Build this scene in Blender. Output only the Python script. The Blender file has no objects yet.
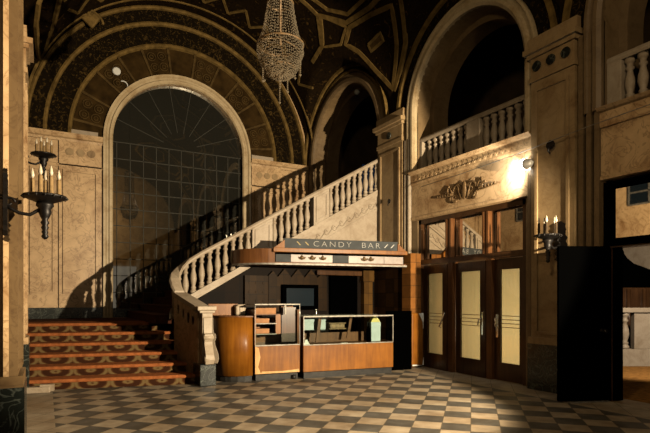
import bpy, bmesh, math, random
from mathutils import Vector, Matrix
from mathutils.geometry import tessellate_polygon
random.seed(7)
SC = bpy.context.scene
COL = SC.collection
PI = math.pi
sin, cos, rad = math.sin, math.cos, math.radians

# ------------------------------------------------------------------ materials
def nt(name):
    m = bpy.data.materials.new(name); m.use_nodes = True
    n = m.node_tree.nodes; l = m.node_tree.links
    return m, n, l, n['Principled BSDF']

def ramp(n, stops, interp='LINEAR'):
    r = n.new('ShaderNodeValToRGB'); cr = r.color_ramp; cr.interpolation = interp
    while len(cr.elements) > 1: cr.elements.remove(cr.elements[-1])
    cr.elements[0].position = stops[0][0]; cr.elements[0].color = (*stops[0][1], 1)
    for p, c in stops[1:]:
        e = cr.elements.new(p); e.color = (*c, 1)
    return r

def plain(name, col, rough=.5, metal=0, spec=.5, var=0, scale=6, bump=0, coat=0):
    m, n, l, b = nt(name)
    b.inputs['Base Color'].default_value = (*col, 1)
    b.inputs['Roughness'].default_value = rough
    b.inputs['Metallic'].default_value = metal
    b.inputs['Specular IOR Level'].default_value = spec
    b.inputs['Coat Weight'].default_value = coat
    if var or bump:
        tc = n.new('ShaderNodeTexCoord'); ns = n.new('ShaderNodeTexNoise')
        ns.inputs['Scale'].default_value = scale; ns.inputs['Detail'].default_value = 6
        l.new(tc.outputs['Object'], ns.inputs['Vector'])
        if var:
            lo = tuple(c*(1-var) for c in col); hi = tuple(min(1, c*(1+var)) for c in col)
            r = ramp(n, [(.3, lo), (.7, hi)])
            l.new(ns.outputs['Fac'], r.inputs[0]); l.new(r.outputs[0], b.inputs['Base Color'])
        if bump:
            bp = n.new('ShaderNodeBump'); bp.inputs['Strength'].default_value = bump; bp.inputs['Distance'].default_value = .02
            l.new(ns.outputs['Fac'], bp.inputs['Height']); l.new(bp.outputs[0], b.inputs['Normal'])
    return m

def marble(name, base, vein, dark, scale=1.6, rough=.35, amount=.5):
    m, n, l, b = nt(name)
    tc = n.new('ShaderNodeTexCoord')
    big = n.new('ShaderNodeTexNoise'); big.inputs['Scale'].default_value = scale*.8; big.inputs['Detail'].default_value = 8
    big.inputs['Roughness'].default_value = .65; big.inputs['Distortion'].default_value = .6
    l.new(tc.outputs['Object'], big.inputs['Vector'])
    r1 = ramp(n, [(.32, dark), (.47, tuple(.25*d+.75*q for d, q in zip(dark, base))), (.58, base), (.75, tuple(min(1, c*1.15) for c in base))])
    l.new(big.outputs['Fac'], r1.inputs[0])
    # veins: thin ridges of a distorted noise
    v = n.new('ShaderNodeTexNoise'); v.inputs['Scale'].default_value = scale*1.5; v.inputs['Detail'].default_value = 5
    v.inputs['Distortion'].default_value = 1.4
    l.new(tc.outputs['Object'], v.inputs['Vector'])
    s = n.new('ShaderNodeMath'); s.operation = 'SUBTRACT'; s.inputs[1].default_value = .5; l.new(v.outputs['Fac'], s.inputs[0])
    a = n.new('ShaderNodeMath'); a.operation = 'ABSOLUTE'; l.new(s.outputs[0], a.inputs[0])
    r2 = ramp(n, [(0, (1, 1, 1)), (.012, (.55, .55, .55)), (.035, (0, 0, 0))])
    l.new(a.outputs[0], r2.inputs[0])
    k = n.new('ShaderNodeMath'); k.operation = 'MULTIPLY'; k.inputs[1].default_value = amount; l.new(r2.outputs[0], k.inputs[0])
    mx = n.new('ShaderNodeMix'); mx.data_type = 'RGBA'
    l.new(k.outputs[0], mx.inputs[0]); l.new(r1.outputs[0], mx.inputs[6]); mx.inputs[7].default_value = (*vein, 1)
    l.new(mx.outputs[2], b.inputs['Base Color'])
    b.inputs['Roughness'].default_value = rough
    bp = n.new('ShaderNodeBump'); bp.inputs['Strength'].default_value = .15; bp.inputs['Distance'].default_value = .01
    l.new(big.outputs['Fac'], bp.inputs['Height']); l.new(bp.outputs[0], b.inputs['Normal'])
    return m

def wood(name, c0, c1, rough=.35, scale=(14, 14, 1.2), coat=.2):
    m, n, l, b = nt(name)
    tc = n.new('ShaderNodeTexCoord'); mp = n.new('ShaderNodeMapping'); mp.inputs['Scale'].default_value = scale
    ns = n.new('ShaderNodeTexNoise'); ns.inputs['Scale'].default_value = 1.6; ns.inputs['Detail'].default_value = 7; ns.inputs['Distortion'].default_value = .5
    l.new(tc.outputs['Object'], mp.inputs[0]); l.new(mp.outputs[0], ns.inputs['Vector'])
    big = n.new('ShaderNodeTexNoise'); big.inputs['Scale'].default_value = 3; big.inputs['Detail'].default_value = 3
    l.new(tc.outputs['Object'], big.inputs['Vector'])
    ad = n.new('ShaderNodeMath'); ad.operation = 'MULTIPLY_ADD'; ad.inputs[1].default_value = .5
    sc = n.new('ShaderNodeMath'); sc.operation = 'MULTIPLY'; sc.inputs[1].default_value = .5
    l.new(ns.outputs['Fac'], sc.inputs[0]); l.new(big.outputs['Fac'], ad.inputs[0]); l.new(sc.outputs[0], ad.inputs[2])
    r = ramp(n, [(.35, c0), (.65, c1)])
    l.new(ad.outputs[0], r.inputs[0]); l.new(r.outputs[0], b.inputs['Base Color'])
    b.inputs['Roughness'].default_value = rough; b.inputs['Coat Weight'].default_value = coat; b.inputs['Coat Roughness'].default_value = .2; b.inputs['Specular IOR Level'].default_value = .25
    return m

def floor_mat():
    m, n, l, b = nt('checkerboard_stone')
    tc = n.new('ShaderNodeTexCoord'); mp = n.new('ShaderNodeMapping')
    s = .308
    # a=(x-y)/sqrt2 , b=(x+y)/sqrt2 ; corner at a=-.636, b=6.787
    mp.inputs['Rotation'].default_value = (0, 0, rad(45))
    l.new(tc.outputs['Object'], mp.inputs[0])
    sx = n.new('ShaderNodeSeparateXYZ'); l.new(mp.outputs[0], sx.inputs[0])
    def cell(sock, off):
        d = n.new('ShaderNodeMath'); d.operation = 'SUBTRACT'; d.inputs[1].default_value = off; l.new(sock, d.inputs[0])
        q = n.new('ShaderNodeMath'); q.operation = 'DIVIDE'; q.inputs[1].default_value = s; l.new(d.outputs[0], q.inputs[0])
        f = n.new('ShaderNodeMath'); f.operation = 'FLOOR'; l.new(q.outputs[0], f.inputs[0])
        fr = n.new('ShaderNodeMath'); fr.operation = 'FRACT'; l.new(q.outputs[0], fr.inputs[0])
        c = n.new('ShaderNodeMath'); c.operation = 'SUBTRACT'; c.inputs[1].default_value = .5; l.new(fr.outputs[0], c.inputs[0])
        a = n.new('ShaderNodeMath'); a.operation = 'ABSOLUTE'; l.new(c.outputs[0], a.inputs[0])
        return f.outputs[0], a.outputs[0]
    fa, ea = cell(sx.outputs['X'], -.636); fb, eb = cell(sx.outputs['Y'], 6.787)
    su = n.new('ShaderNodeMath'); l.new(fa, su.inputs[0]); l.new(fb, su.inputs[1])
    md = n.new('ShaderNodeMath'); md.operation = 'FLOORED_MODULO'; md.inputs[1].default_value = 2; l.new(su.outputs[0], md.inputs[0])
    # per-tile tint
    cmb = n.new('ShaderNodeCombineXYZ'); l.new(fa, cmb.inputs[0]); l.new(fb, cmb.inputs[1])
    wn = n.new('ShaderNodeTexWhiteNoise'); wn.noise_dimensions = '3D'; l.new(cmb.outputs[0], wn.inputs['Vector'])
    ns = n.new('ShaderNodeTexNoise'); ns.inputs['Scale'].default_value = 5; ns.inputs['Detail'].default_value = 8; l.new(tc.outputs['Object'], ns.inputs['Vector'])
    light = ramp(n, [(.3, (.28, .22, .15)), (.7, (.45, .37, .265))]); l.new(ns.outputs['Fac'], light.inputs[0])
    dark = ramp(n, [(.3, (.06, .055, .047)), (.7, (.115, .107, .092))]); l.new(ns.outputs['Fac'], dark.inputs[0])
    mx = n.new('ShaderNodeMix'); mx.data_type = 'RGBA'
    l.new(md.outputs[0], mx.inputs[0]); l.new(dark.outputs[0], mx.inputs[7]); l.new(light.outputs[0], mx.inputs[6])
    # border of plain pale slabs along the side walls
    sp = n.new('ShaderNodeSeparateXYZ'); l.new(tc.outputs['Object'], sp.inputs[0])
    def cmpn(sock, op, v):
        c = n.new('ShaderNodeMath'); c.operation = op; c.inputs[1].default_value = v; l.new(sock, c.inputs[0]); return c.outputs[0]
    o = n.new('ShaderNodeMath'); o.operation = 'MAXIMUM'
    l.new(cmpn(sp.outputs['X'], 'GREATER_THAN', 6.1), o.inputs[0]); l.new(cmpn(sp.outputs['X'], 'LESS_THAN', .1), o.inputs[1])
    m2 = n.new('ShaderNodeMix'); m2.data_type = 'RGBA'
    l.new(o.outputs[0], m2.inputs[0]); l.new(mx.outputs[2], m2.inputs[6]); l.new(light.outputs[0], m2.inputs[7])
    vr = n.new('ShaderNodeMix'); vr.data_type = 'RGBA'; vr.blend_type = 'MULTIPLY'; vr.inputs[0].default_value = .35
    gr = ramp(n, [(0, (.6, .55, .5)), (1, (1, 1, 1))]); l.new(wn.outputs['Value'], gr.inputs[0])
    l.new(m2.outputs[2], vr.inputs[6]); l.new(gr.outputs[0], vr.inputs[7])
    # grout
    mxe = n.new('ShaderNodeMath'); mxe.operation = 'MAXIMUM'; l.new(ea, mxe.inputs[0]); l.new(eb, mxe.inputs[1])
    g = cmpn(mxe.outputs[0], 'GREATER_THAN', .487)
    m3 = n.new('ShaderNodeMix'); m3.data_type = 'RGBA'; l.new(g, m3.inputs[0]); l.new(vr.outputs[2], m3.inputs[6]); m3.inputs[7].default_value = (.1, .08, .055, 1)
    # dirt
    dn = n.new('ShaderNodeTexNoise'); dn.inputs['Scale'].default_value = 1.1; dn.inputs['Detail'].default_value = 9; dn.inputs['Roughness'].default_value = .7
    l.new(tc.outputs['Object'], dn.inputs['Vector'])
    dr = ramp(n, [(.35, (.62, .52, .4)), (.6, (1, 1, 1))]); l.new(dn.outputs['Fac'], dr.inputs[0])
    m4 = n.new('ShaderNodeMix'); m4.data_type = 'RGBA'; m4.blend_type = 'MULTIPLY'; m4.inputs[0].default_value = .8
    l.new(m3.outputs[2], m4.inputs[6]); l.new(dr.outputs[0], m4.inputs[7])
    l.new(m4.outputs[2], b.inputs['Base Color'])
    b.inputs['Roughness'].default_value = .55
    b.inputs['Specular IOR Level'].default_value = .3
    return m

def riser_mat():
    m, n, l, b = nt('scroll_patterned_carpet')
    tc = n.new('ShaderNodeTexCoord'); sp = n.new('ShaderNodeSeparateXYZ'); l.new(tc.outputs['Object'], sp.inputs[0])
    def mth(op, a, bb=None, v=None):
        q = n.new('ShaderNodeMath'); q.operation = op; l.new(a, q.inputs[0])
        if bb is not None: l.new(bb, q.inputs[1])
        if v is not None: q.inputs[1].default_value = v
        return q.outputs[0]
    u = mth('MULTIPLY', sp.outputs['X'], v=2.0)
    f = mth('SUBTRACT', mth('FRACT', u), v=.5)
    z = mth('MULTIPLY', sp.outputs['Z'], v=4.2)
    d = mth('SQRT', mth('ADD', mth('MULTIPLY', f, f), mth('MULTIPLY', z, z)))
    w = mth('SINE', mth('MULTIPLY', d, v=17))
    r = ramp(n, [(.4, (.04, .014, .006)), (.7, (.085, .034, .012)), (.97, (.17, .11, .045))])
    h = mth('MULTIPLY_ADD', w, v=.5); h.node.inputs[2].default_value = .5
    ns = n.new('ShaderNodeTexNoise'); ns.inputs['Scale'].default_value = 30; ns.inputs['Detail'].default_value = 4; l.new(tc.outputs['Object'], ns.inputs['Vector'])
    nn = mth('MULTIPLY_ADD', ns.outputs['Fac'], v=.5); nn.node.inputs[2].default_value = -.25
    l.new(mth('ADD', h, nn), r.inputs[0])
    l.new(r.outputs[0], b.inputs['Base Color']); b.inputs['Roughness'].default_value = .95; b.inputs['Specular IOR Level'].default_value = .1
    return m

def fresco_mat(name, lo, mid, hi, scale=3):
    m, n, l, b = nt(name)
    tc = n.new('ShaderNodeTexCoord'); vo = n.new('ShaderNodeTexVoronoi'); vo.inputs['Scale'].default_value = scale; vo.feature = 'SMOOTH_F1'
    ns = n.new('ShaderNodeTexNoise'); ns.inputs['Scale'].default_value = scale*1.7; ns.inputs['Detail'].default_value = 7; ns.inputs['Distortion'].default_value = 1.5
    l.new(tc.outputs['Object'], ns.inputs['Vector']); l.new(ns.outputs['Color'], vo.inputs['Vector'])
    ml = n.new('ShaderNodeMath'); ml.operation = 'MULTIPLY'; l.new(vo.outputs['Distance'], ml.inputs[0]); l.new(ns.outputs['Fac'], ml.inputs[1])
    r = ramp(n, [(.05, lo), (.35, mid), (.62, lo), (.8, hi)]); 
    sc = n.new('ShaderNodeMath'); sc.operation = 'MULTIPLY'; sc.inputs[1].default_value = 2.2; l.new(ml.outputs[0], sc.inputs[0])
    l.new(sc.outputs[0], r.inputs[0]); l.new(r.outputs[0], b.inputs['Base Color'])
    b.inputs['Roughness'].default_value = .8; b.inputs['Specular IOR Level'].default_value = .04
    return m

def mirror_mat():
    m, n, l, b = nt('antique_mirror')
    tc = n.new('ShaderNodeTexCoord'); ns = n.new('ShaderNodeTexNoise'); ns.inputs['Scale'].default_value = 2.2; ns.inputs['Detail'].default_value = 8; ns.inputs['Roughness'].default_value = .7
    l.new(tc.outputs['Object'], ns.inputs['Vector'])
    r = ramp(n, [(.3, (.35, .33, .28)), (.7, (.68, .64, .56))]); l.new(ns.outputs['Fac'], r.inputs[0])
    l.new(r.outputs[0], b.inputs['Base Color'])
    b.inputs['Metallic'].default_value = 1
    r2 = ramp(n, [(.3, (.008,)*3), (.75, (.05,)*3)]); l.new(ns.outputs['Fac'], r2.inputs[0]); l.new(r2.outputs[0], b.inputs['Roughness'])
    df = n.new('ShaderNodeBsdfDiffuse'); df.inputs['Color'].default_value = (.05, .048, .038, 1)
    mx = n.new('ShaderNodeMixShader'); mx.inputs[0].default_value = .35
    l.new(b.outputs[0], mx.inputs[1]); l.new(df.outputs[0], mx.inputs[2])
    l.new(mx.outputs[0], n['Material Output'].inputs['Surface'])
    return m

def tile_mat(name, c0, c1, grout, sx, sz, rough=.2, axis='X'):
    m, n, l, b = nt(name)
    tc = n.new('ShaderNodeTexCoord'); sp = n.new('ShaderNodeSeparateXYZ'); l.new(tc.outputs['Object'], sp.inputs[0])
    def cell(sock, s):
        q = n.new('ShaderNodeMath'); q.operation = 'DIVIDE'; q.inputs[1].default_value = s; l.new(sock, q.inputs[0])
        f = n.new('ShaderNodeMath'); f.operation = 'FLOOR'; l.new(q.outputs[0], f.inputs[0])
        fr = n.new('ShaderNodeMath'); fr.operation = 'FRACT'; l.new(q.outputs[0], fr.inputs[0])
        g = n.new('ShaderNodeMath'); g.operation = 'LESS_THAN'; g.inputs[1].default_value = .04; l.new(fr.outputs[0], g.inputs[0])
        return f.outputs[0], g.outputs[0]
    fx, gx = cell(sp.outputs[axis], sx); fz, gz = cell(sp.outputs['Z'], sz)
    cmb = n.new('ShaderNodeCombineXYZ'); l.new(fx, cmb.inputs[0]); l.new(fz, cmb.inputs[1])
    wn = n.new('ShaderNodeTexWhiteNoise'); l.new(cmb.outputs[0], wn.inputs['Vector'])
    r = ramp(n, [(0, c0), (1, c1)]); l.new(wn.outputs['Value'], r.inputs[0])
    ns = n.new('ShaderNodeTexNoise'); ns.inputs['Scale'].default_value = 9; ns.inputs['Detail'].default_value = 5; l.new(tc.outputs['Object'], ns.inputs['Vector'])
    rr = ramp(n, [(.3, (.6, .6, .6)), (.7, (1, 1, 1))]); l.new(ns.outputs['Fac'], rr.inputs[0])
    mu = n.new('ShaderNodeMix'); mu.data_type = 'RGBA'; mu.blend_type = 'MULTIPLY'; mu.inputs[0].default_value = .6
    l.new(r.outputs[0], mu.inputs[6]); l.new(rr.outputs[0], mu.inputs[7])
    gm = n.new('ShaderNodeMath'); gm.operation = 'MAXIMUM'; l.new(gx, gm.inputs[0]); l.new(gz, gm.inputs[1])
    mx = n.new('ShaderNodeMix'); mx.data_type = 'RGBA'; l.new(gm.outputs[0], mx.inputs[0]); l.new(mu.outputs[2], mx.inputs[6]); mx.inputs[7].default_value = (*grout, 1)
    l.new(mx.outputs[2], b.inputs['Base Color']); b.inputs['Roughness'].default_value = rough; b.inputs['Specular IOR Level'].default_value = .08
    return m

def glass_mat(name, tint=(.9, .95, .93), alpha=.12, rough=.03):
    m, n, l, b = nt(name)
    tr = n.new('ShaderNodeBsdfTransparent'); tr.inputs[0].default_value = (*tint, 1)
    gl = n.new('ShaderNodeBsdfGlossy'); gl.inputs['Roughness'].default_value = rough
    fr = n.new('ShaderNodeFresnel'); fr.inputs['IOR'].default_value = 1.5
    ad = n.new('ShaderNodeMath'); ad.operation = 'ADD'; ad.inputs[1].default_value = alpha*.3; ge = n.new('ShaderNodeNewGeometry'); iv = n.new('ShaderNodeMath'); iv.operation = 'SUBTRACT'; iv.inputs[0].default_value = 1
    l.new(ge.outputs['Backfacing'], iv.inputs[1]); fm = n.new('ShaderNodeMath'); fm.operation = 'MULTIPLY'
    l.new(fr.outputs[0], fm.inputs[0]); l.new(iv.outputs[0], fm.inputs[1]); l.new(fm.outputs[0], ad.inputs[0])
    mx = n.new('ShaderNodeMixShader'); l.new(ad.outputs[0], mx.inputs[0]); l.new(tr.outputs[0], mx.inputs[1]); l.new(gl.outputs[0], mx.inputs[2])
    l.new(mx.outputs[0], n['Material Output'].inputs['Surface'])
    return m

def emit(name, col, s):
    m, n, l, b = nt(name)
    b.inputs['Base Color'].default_value = (*col, 1)
    b.inputs['Emission Color'].default_value = (*col, 1); b.inputs['Emission Strength'].default_value = s
    return m

def curtain_mat():
    m, n, l, b = nt('pleated_cream_curtain')
    df = n.new('ShaderNodeBsdfDiffuse'); df.inputs['Color'].default_value = (.78, .64, .40, 1)
    tl = n.new('ShaderNodeBsdfTranslucent'); tl.inputs['Color'].default_value = (.78, .62, .38, 1)
    mx = n.new('ShaderNodeMixShader'); mx.inputs[0].default_value = .5
    l.new(df.outputs[0], mx.inputs[1]); l.new(tl.outputs[0], mx.inputs[2]); l.new(mx.outputs[0], n['Material Output'].inputs['Surface'])
    return m

M = dict(
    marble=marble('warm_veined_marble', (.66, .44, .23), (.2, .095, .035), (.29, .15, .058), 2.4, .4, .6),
    marble_b=marble('brown_veined_marble', (.40, .27, .135), (.12, .06, .025), (.22, .13, .055), 2.6, .4, .25),
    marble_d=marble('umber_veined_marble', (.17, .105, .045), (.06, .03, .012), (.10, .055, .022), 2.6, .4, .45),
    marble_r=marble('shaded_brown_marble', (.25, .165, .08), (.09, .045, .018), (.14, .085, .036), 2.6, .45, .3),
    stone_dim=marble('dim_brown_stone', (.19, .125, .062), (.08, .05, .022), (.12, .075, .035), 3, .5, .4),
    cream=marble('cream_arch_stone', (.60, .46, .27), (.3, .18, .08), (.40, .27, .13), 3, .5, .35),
    stone=marble('pale_carved_stone', (.42, .335, .24), (.23, .155, .095), (.29, .215, .14), 3.4, .55, .3),
    black_marble=marble('black_green_marble', (.012, .016, .013), (.22, .24, .2), (.006, .008, .007), 3.0, .25, .35),
    wood_o=wood('orange_veneer', (.145, .046, .004), (.27, .098, .009), .4, (14, 14, 1.2), .05),
    wood_m=wood('worn_brown_veneer', (.10, .038, .012), (.19, .075, .022), .45, (14, 14, 1.2), .03),
    wood_pale=wood('worn_pale_veneer', (.5, .25, .08), (.68, .4, .16), .5),
    wood_d=wood('dark_door_wood', (.035, .015, .006), (.085, .038, .015), .3),
    wood_dm=wood('brown_mullion_wood', (.075, .03, .01), (.16, .065, .022), .35),
    floor=floor_mat(), riser=riser_mat(),
    tread=plain('orange_carpet', (.36, .115, .036), .95, 0, .1, .3, 14, .2),
    dark_carpet=plain('dark_carpet', (.06, .02, .01), .95, 0, .1, .3, 14),
    brown_carpet=plain('brown_carpet', (.3, .14, .035), .95, 0, .1, .4, 12),
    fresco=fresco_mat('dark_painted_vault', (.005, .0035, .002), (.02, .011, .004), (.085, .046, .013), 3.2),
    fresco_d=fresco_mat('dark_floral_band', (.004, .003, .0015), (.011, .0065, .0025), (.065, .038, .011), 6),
    panel_d=plain('dark_amber_panel', (.038, .021, .006), .8, 0, .05, .5, 4),
    gold=plain('dull_gold_paint', (.17, .105, .032), .7, 0, .1, .4, 8),
    gold_d=plain('faded_gold_paint', (.08, .048, .015), .7, 0, .1, .4, 8),
    iron=plain('black_iron', (.012, .010, .009), .45, .6, .5, .3, 20),
    bronze=plain('dark_bronze_relief', (.16, .095, .04), .5, .3, .5, .4, 20),
    candle=plain('aged_candle_sleeve', (.26, .165, .07), .6, 0, .3, .3, 30),
    candle_d=plain('dark_candle_sleeve', (.05, .032, .016), .7, 0, .2, .3, 30),
    bulb=plain('frosted_flame_bulb', (.6, .5, .36), .25),
    chrome=plain('chrome', (.75, .74, .72), .18, 1),
    alu=plain('worn_aluminium', (.24, .22, .19), .55, .5, .4, .35, 14),
    black=plain('black_paint', (.0004, .0004, .0004), .8, 0, .0),
    plinth=plain('scuffed_black_plinth', (.02, .018, .016), .5, 0, .3, .5, 9),
    slate=plain('slate_sign', (.045, .049, .05), .6, 0, .2, .25, 5),
    letters=plain('pale_lettering', (.42, .40, .36), .6),
    ochre=plain('ochre_paint', (.36, .27, .10), .6),
    white=plain('white_panel', (.32, .26, .23), .4, 0, .4, .15, 12),
    paper=plain('white_paper', (.78, .76, .7), .7),
    yellow=plain('yellow_card', (.72, .6, .2), .7),
    bluewhite=plain('pale_blue_box', (.50, .56, .56), .6, 0, .3, .1, 10),
    box=plain('brown_cardboard', (.36, .17, .07), .7, 0, .3, .2, 10),
    mirror=mirror_mat(),
    lead=plain('lead_came', (.07, .066, .054), .8, 0, .1),
    transom=plain('dark_backed_transom_glass', (.74, .70, .63), .02, 1),
    glass=glass_mat('display_glass'), 
    bead=plain('crystal', (.21, .17, .115), .15, .35, 1),
    curtain=curtain_mat(),
    tile=tile_mat('shaded_brown_tile', (.003, .0015, .0007), (.009, .004, .0014), (.003, .002, .0015), .3, .3, .6),  # dark brown tile, taken near black: shade under the canopy put into its colour
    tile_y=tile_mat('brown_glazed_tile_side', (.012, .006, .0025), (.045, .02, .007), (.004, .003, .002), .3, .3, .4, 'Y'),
    tile_pier=tile_mat('amber_pier_tile', (.16, .065, .018), (.30, .12, .03), (.06, .03, .012), .4, .235, .3),
    ochre_tile=tile_mat('shaded_ochre_tile', (.016, .0075, .0016), (.034, .016, .0035), (.005, .003, .0015), .15, .25, .5),  # ochre darkened in the colour itself to carry the shade below the canopy
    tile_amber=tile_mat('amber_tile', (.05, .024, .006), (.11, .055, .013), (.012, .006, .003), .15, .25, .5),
    screen=plain('dark_blue_glass', (.01, .016, .022), .15),
    plaster_d=plain('dim_gallery_plaster', (.10, .065, .035), .8, 0, .2, .3, 3),
    dusk=emit('dusk_window_light', (.05, .12, .30), .05),
    flood=emit('floodlight_lens', (1, .97, .9), 40),
)

# ------------------------------------------------------------------ mesh helpers
W = {}
def bm_new(): return bmesh.new()

def box(bm, x0, x1, y0, y1, z0, z1, mi=0):
    vs = [bm.verts.new((x, y, z)) for x in (x0, x1) for y in (y0, y1) for z in (z0, z1)]
    for q in ((0, 1, 3, 2), (4, 6, 7, 5), (0, 4, 5, 1), (2, 3, 7, 6), (0, 2, 6, 4), (1, 5, 7, 3)):
        f = bm.faces.new([vs[i] for i in q]); f.material_index = mi
    return vs

def bbox(bm, x0, x1, y0, y1, z0, z1, bev=.01, seg=2):
    b2 = bmesh.new(); box(b2, x0, x1, y0, y1, z0, z1)
    bmesh.ops.bevel(b2, geom=b2.edges[:], offset=bev, segments=seg, affect='EDGES', profile=.5)
    merge(bm, b2)

def merge(bm, b2):
    me = bpy.data.meshes.new('tmp'); b2.to_mesh(me); b2.free(); bm.from_mesh(me); bpy.data.meshes.remove(me)

def plate(bm, outer, holes, mp, t0, t1, mi=0):
    """a flat shape with holes, thickened from t0 to t1; mp(a,b,c)->xyz"""
    loops = [outer] + list(holes)
    flat = [p for lp in loops for p in lp]
    tris = tessellate_polygon([[Vector((p[0], p[1], 0)) for p in lp] for lp in loops])
    A = [bm.verts.new(mp(p[0], p[1], t0)) for p in flat]; B = [bm.verts.new(mp(p[0], p[1], t1)) for p in flat]
    for t in tris:
        for V, o in ((A, t), (B, t[::-1])):
            try: bm.faces.new([V[i] for i in o]).material_index = mi
            except ValueError: pass
    k = 0
    for lp in loops:
        n = len(lp)
        for i in range(n):
            j = (i+1) % n
            try: bm.faces.new([A[k+i], A[k+j], B[k+j], B[k+i]]).material_index = mi
            except ValueError: pass
        k += n

def arc(cx, cz, r, a0, a1, n, rz=None):
    rz = rz or r
    return [(cx+r*cos(a0+(a1-a0)*i/n), cz+rz*sin(a0+(a1-a0)*i/n)) for i in range(n+1)]

def lathe(bm, prof, seg=14, c=(0, 0, 0), axis='Z', cap=True):
    rings = []
    for r, z in prof:
        ring = []
        for i in range(seg):
            a = 2*PI*i/seg
            if axis == 'Z': p = (c[0]+r*cos(a), c[1]+r*sin(a), c[2]+z)
            elif axis == 'X': p = (c[0]+z, c[1]+r*cos(a), c[2]+r*sin(a))
            else: p = (c[0]+r*cos(a), c[1]+z, c[2]+r*sin(a))
            ring.append(bm.verts.new(p))
        rings.append(ring)
    for a, b in zip(rings, rings[1:]):
        for i in range(seg):
            j = (i+1) % seg
            bm.faces.new((a[i], a[j], b[j], b[i])).smooth = True
    if cap:
        for r in (rings[0], rings[-1]):
            try: bm.faces.new(r)
            except ValueError: pass

def tube(bm, pts, r, seg=8, r1=None):
    pts = [Vector(p) for p in pts]; n = len(pts); rings = []
    prev = None
    for i, p in enumerate(pts):
        t = (pts[min(i+1, n-1)]-pts[max(i-1, 0)]).normalized()
        if prev is None:
            u = t.orthogonal().normalized()
        else:
            u = (prev-t*prev.dot(t)).normalized()
        prev = u; v = t.cross(u)
        rr = r if r1 is None else r+(r1-r)*i/(n-1)
        rings.append([bm.verts.new(p+(u*cos(2*PI*k/seg)+v*sin(2*PI*k/seg))*rr) for k in range(seg)])
    for a, b in zip(rings, rings[1:]):
        for k in range(seg):
            j = (k+1) % seg
            bm.faces.new((a[k], a[j], b[j], b[k])).smooth = True
    for rg in (rings[0], rings[-1]): bm.faces.new(rg)

def sweep(bm, path, prof, closed=True):
    """path: list of (pos, u, v) frames; prof: (a along u, b along v) closed outline"""
    rings = [[bm.verts.new(Vector(p)+Vector(u)*a+Vector(v)*b) for a, b in prof] for p, u, v in path]
    n = len(prof)
    for A, B in zip(rings, rings[1:]):
        for i in range(n):
            j = (i+1) % n
            bm.faces.new((A[i], A[j], B[j], B[i]))
    for rg in (rings[0], rings[-1]):
        try: bm.faces.new(rg)
        except ValueError: pass

def obj(name, bm, mats, parent=None, world=False, kind=None, label=None, smooth=None):
    if world and parent is not None:
        bmesh.ops.translate(bm, verts=bm.verts[:], vec=-W[parent.name])
    bmesh.ops.recalc_face_normals(bm, faces=bm.faces[:])
    me = bpy.data.meshes.new(name); bm.to_mesh(me); bm.free()
    for m in (mats if isinstance(mats, (list, tuple)) else [mats]): me.materials.append(M[m] if isinstance(m, str) else m)
    o = bpy.data.objects.new(name, me); COL.objects.link(o)
    if parent is not None: o.parent = parent; W[o.name] = W[parent.name]
    else: W[o.name] = Vector((0, 0, 0))
    if kind: o['kind'] = kind
    if label: o['label'] = label
    return o

def thing(name, label, cat, loc=(0, 0, 0), rz=0, group=None, kind=None):
    e = bpy.data.objects.new(name, None); COL.objects.link(e); e.empty_display_size = .1
    e.location = loc; e.rotation_euler = (0, 0, rz); W[e.name] = Vector(loc)
    e['label'] = label; e['category'] = cat
    if group: e['group'] = group
    if kind: e['kind'] = kind
    return e

def tag(o, label, cat, group=None):
    o['label'] = label; o['category'] = cat
    if group: o['group'] = group
    return o

def solo(name, bm, mat, label, cat, loc, group=None, rz=0):
    """one-mesh thing built in local coordinates"""
    o = obj(name, bm, mat); o.location = loc; o.rotation_euler = (0, 0, rz); W[o.name] = Vector(loc)
    return tag(o, label, cat, group)

def struct(name, bm, mats, label=None, cat=None):
    o = obj(name, bm, mats, kind='structure')
    if label: o['label'] = label
    if cat: o['category'] = cat
    return o

# ------------------------------------------------------------------ room constants
XL, XR, YB, YF = -.4, 6.7, 13.2, -4.0
CX, RM, SP = 3.15, 3.55, 5.2            # main vault
LAND = .93
BAYS = [(11.2, 2.05), (6.89, 1.98), (2.9, 1.98), (-1.2, 1.98)]   # cross vaults: centre Y, radius
RZ = 1.6                                 # opening radius of the stair arch
RB = 1.36                                # opening radius of the balcony arches

def vault_z(x, y):
    d = RM*RM-(x-CX)**2; z = SP+math.sqrt(max(d, 0))
    for c, r in BAYS:
        q = r*r-(y-c)**2
        if q > 0: z = max(z, SP+math.sqrt(q))
    return z

mR = lambda a, b, c: (XR+c, a, b)        # right wall: a=Y b=Z c=depth away from the room
mRi = lambda a, b, c: (XR-c, a, b)       # c = relief into the room
mB = lambda a, b, c: (a, YB+c, b)
mBi = lambda a, b, c: (a, YB-c, b)
mL = lambda a, b, c: (XL-c, a, b)
mLi = lambda a, b, c: (XL+c, a, b)

def arch_hole(c, r, z0, sp=SP, n=28):
    return [(c-r, z0), (c+r, z0)] + arc(c, sp, r, 0, PI, n)

def arch_trim(bm, cx, sp, r, bottom, prof, mp, n=36):
    """prof: closed outline of (outward, relief) pairs swept round a round-headed opening"""
    fr = []
    if bottom is not None: fr.append((cx+r, bottom, 0.0))
    for i in range(n+1): 
        a = PI*i/n; fr.append((cx+r*cos(a), sp+r*sin(a), a))
    if bottom is not None: fr.append((cx-r, bottom, PI))
    rings = [[bm.verts.new(mp(x+cos(a)*p, z+sin(a)*p, q)) for p, q in prof] for x, z, a in fr]
    m = len(prof)
    for A, B in zip(rings, rings[1:]):
        for i in range(m):
            bm.faces.new((A[i], A[(i+1) % m], B[(i+1) % m], B[i]))
    for rg in (rings[0], rings[-1]): bm.faces.new(rg)

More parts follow.
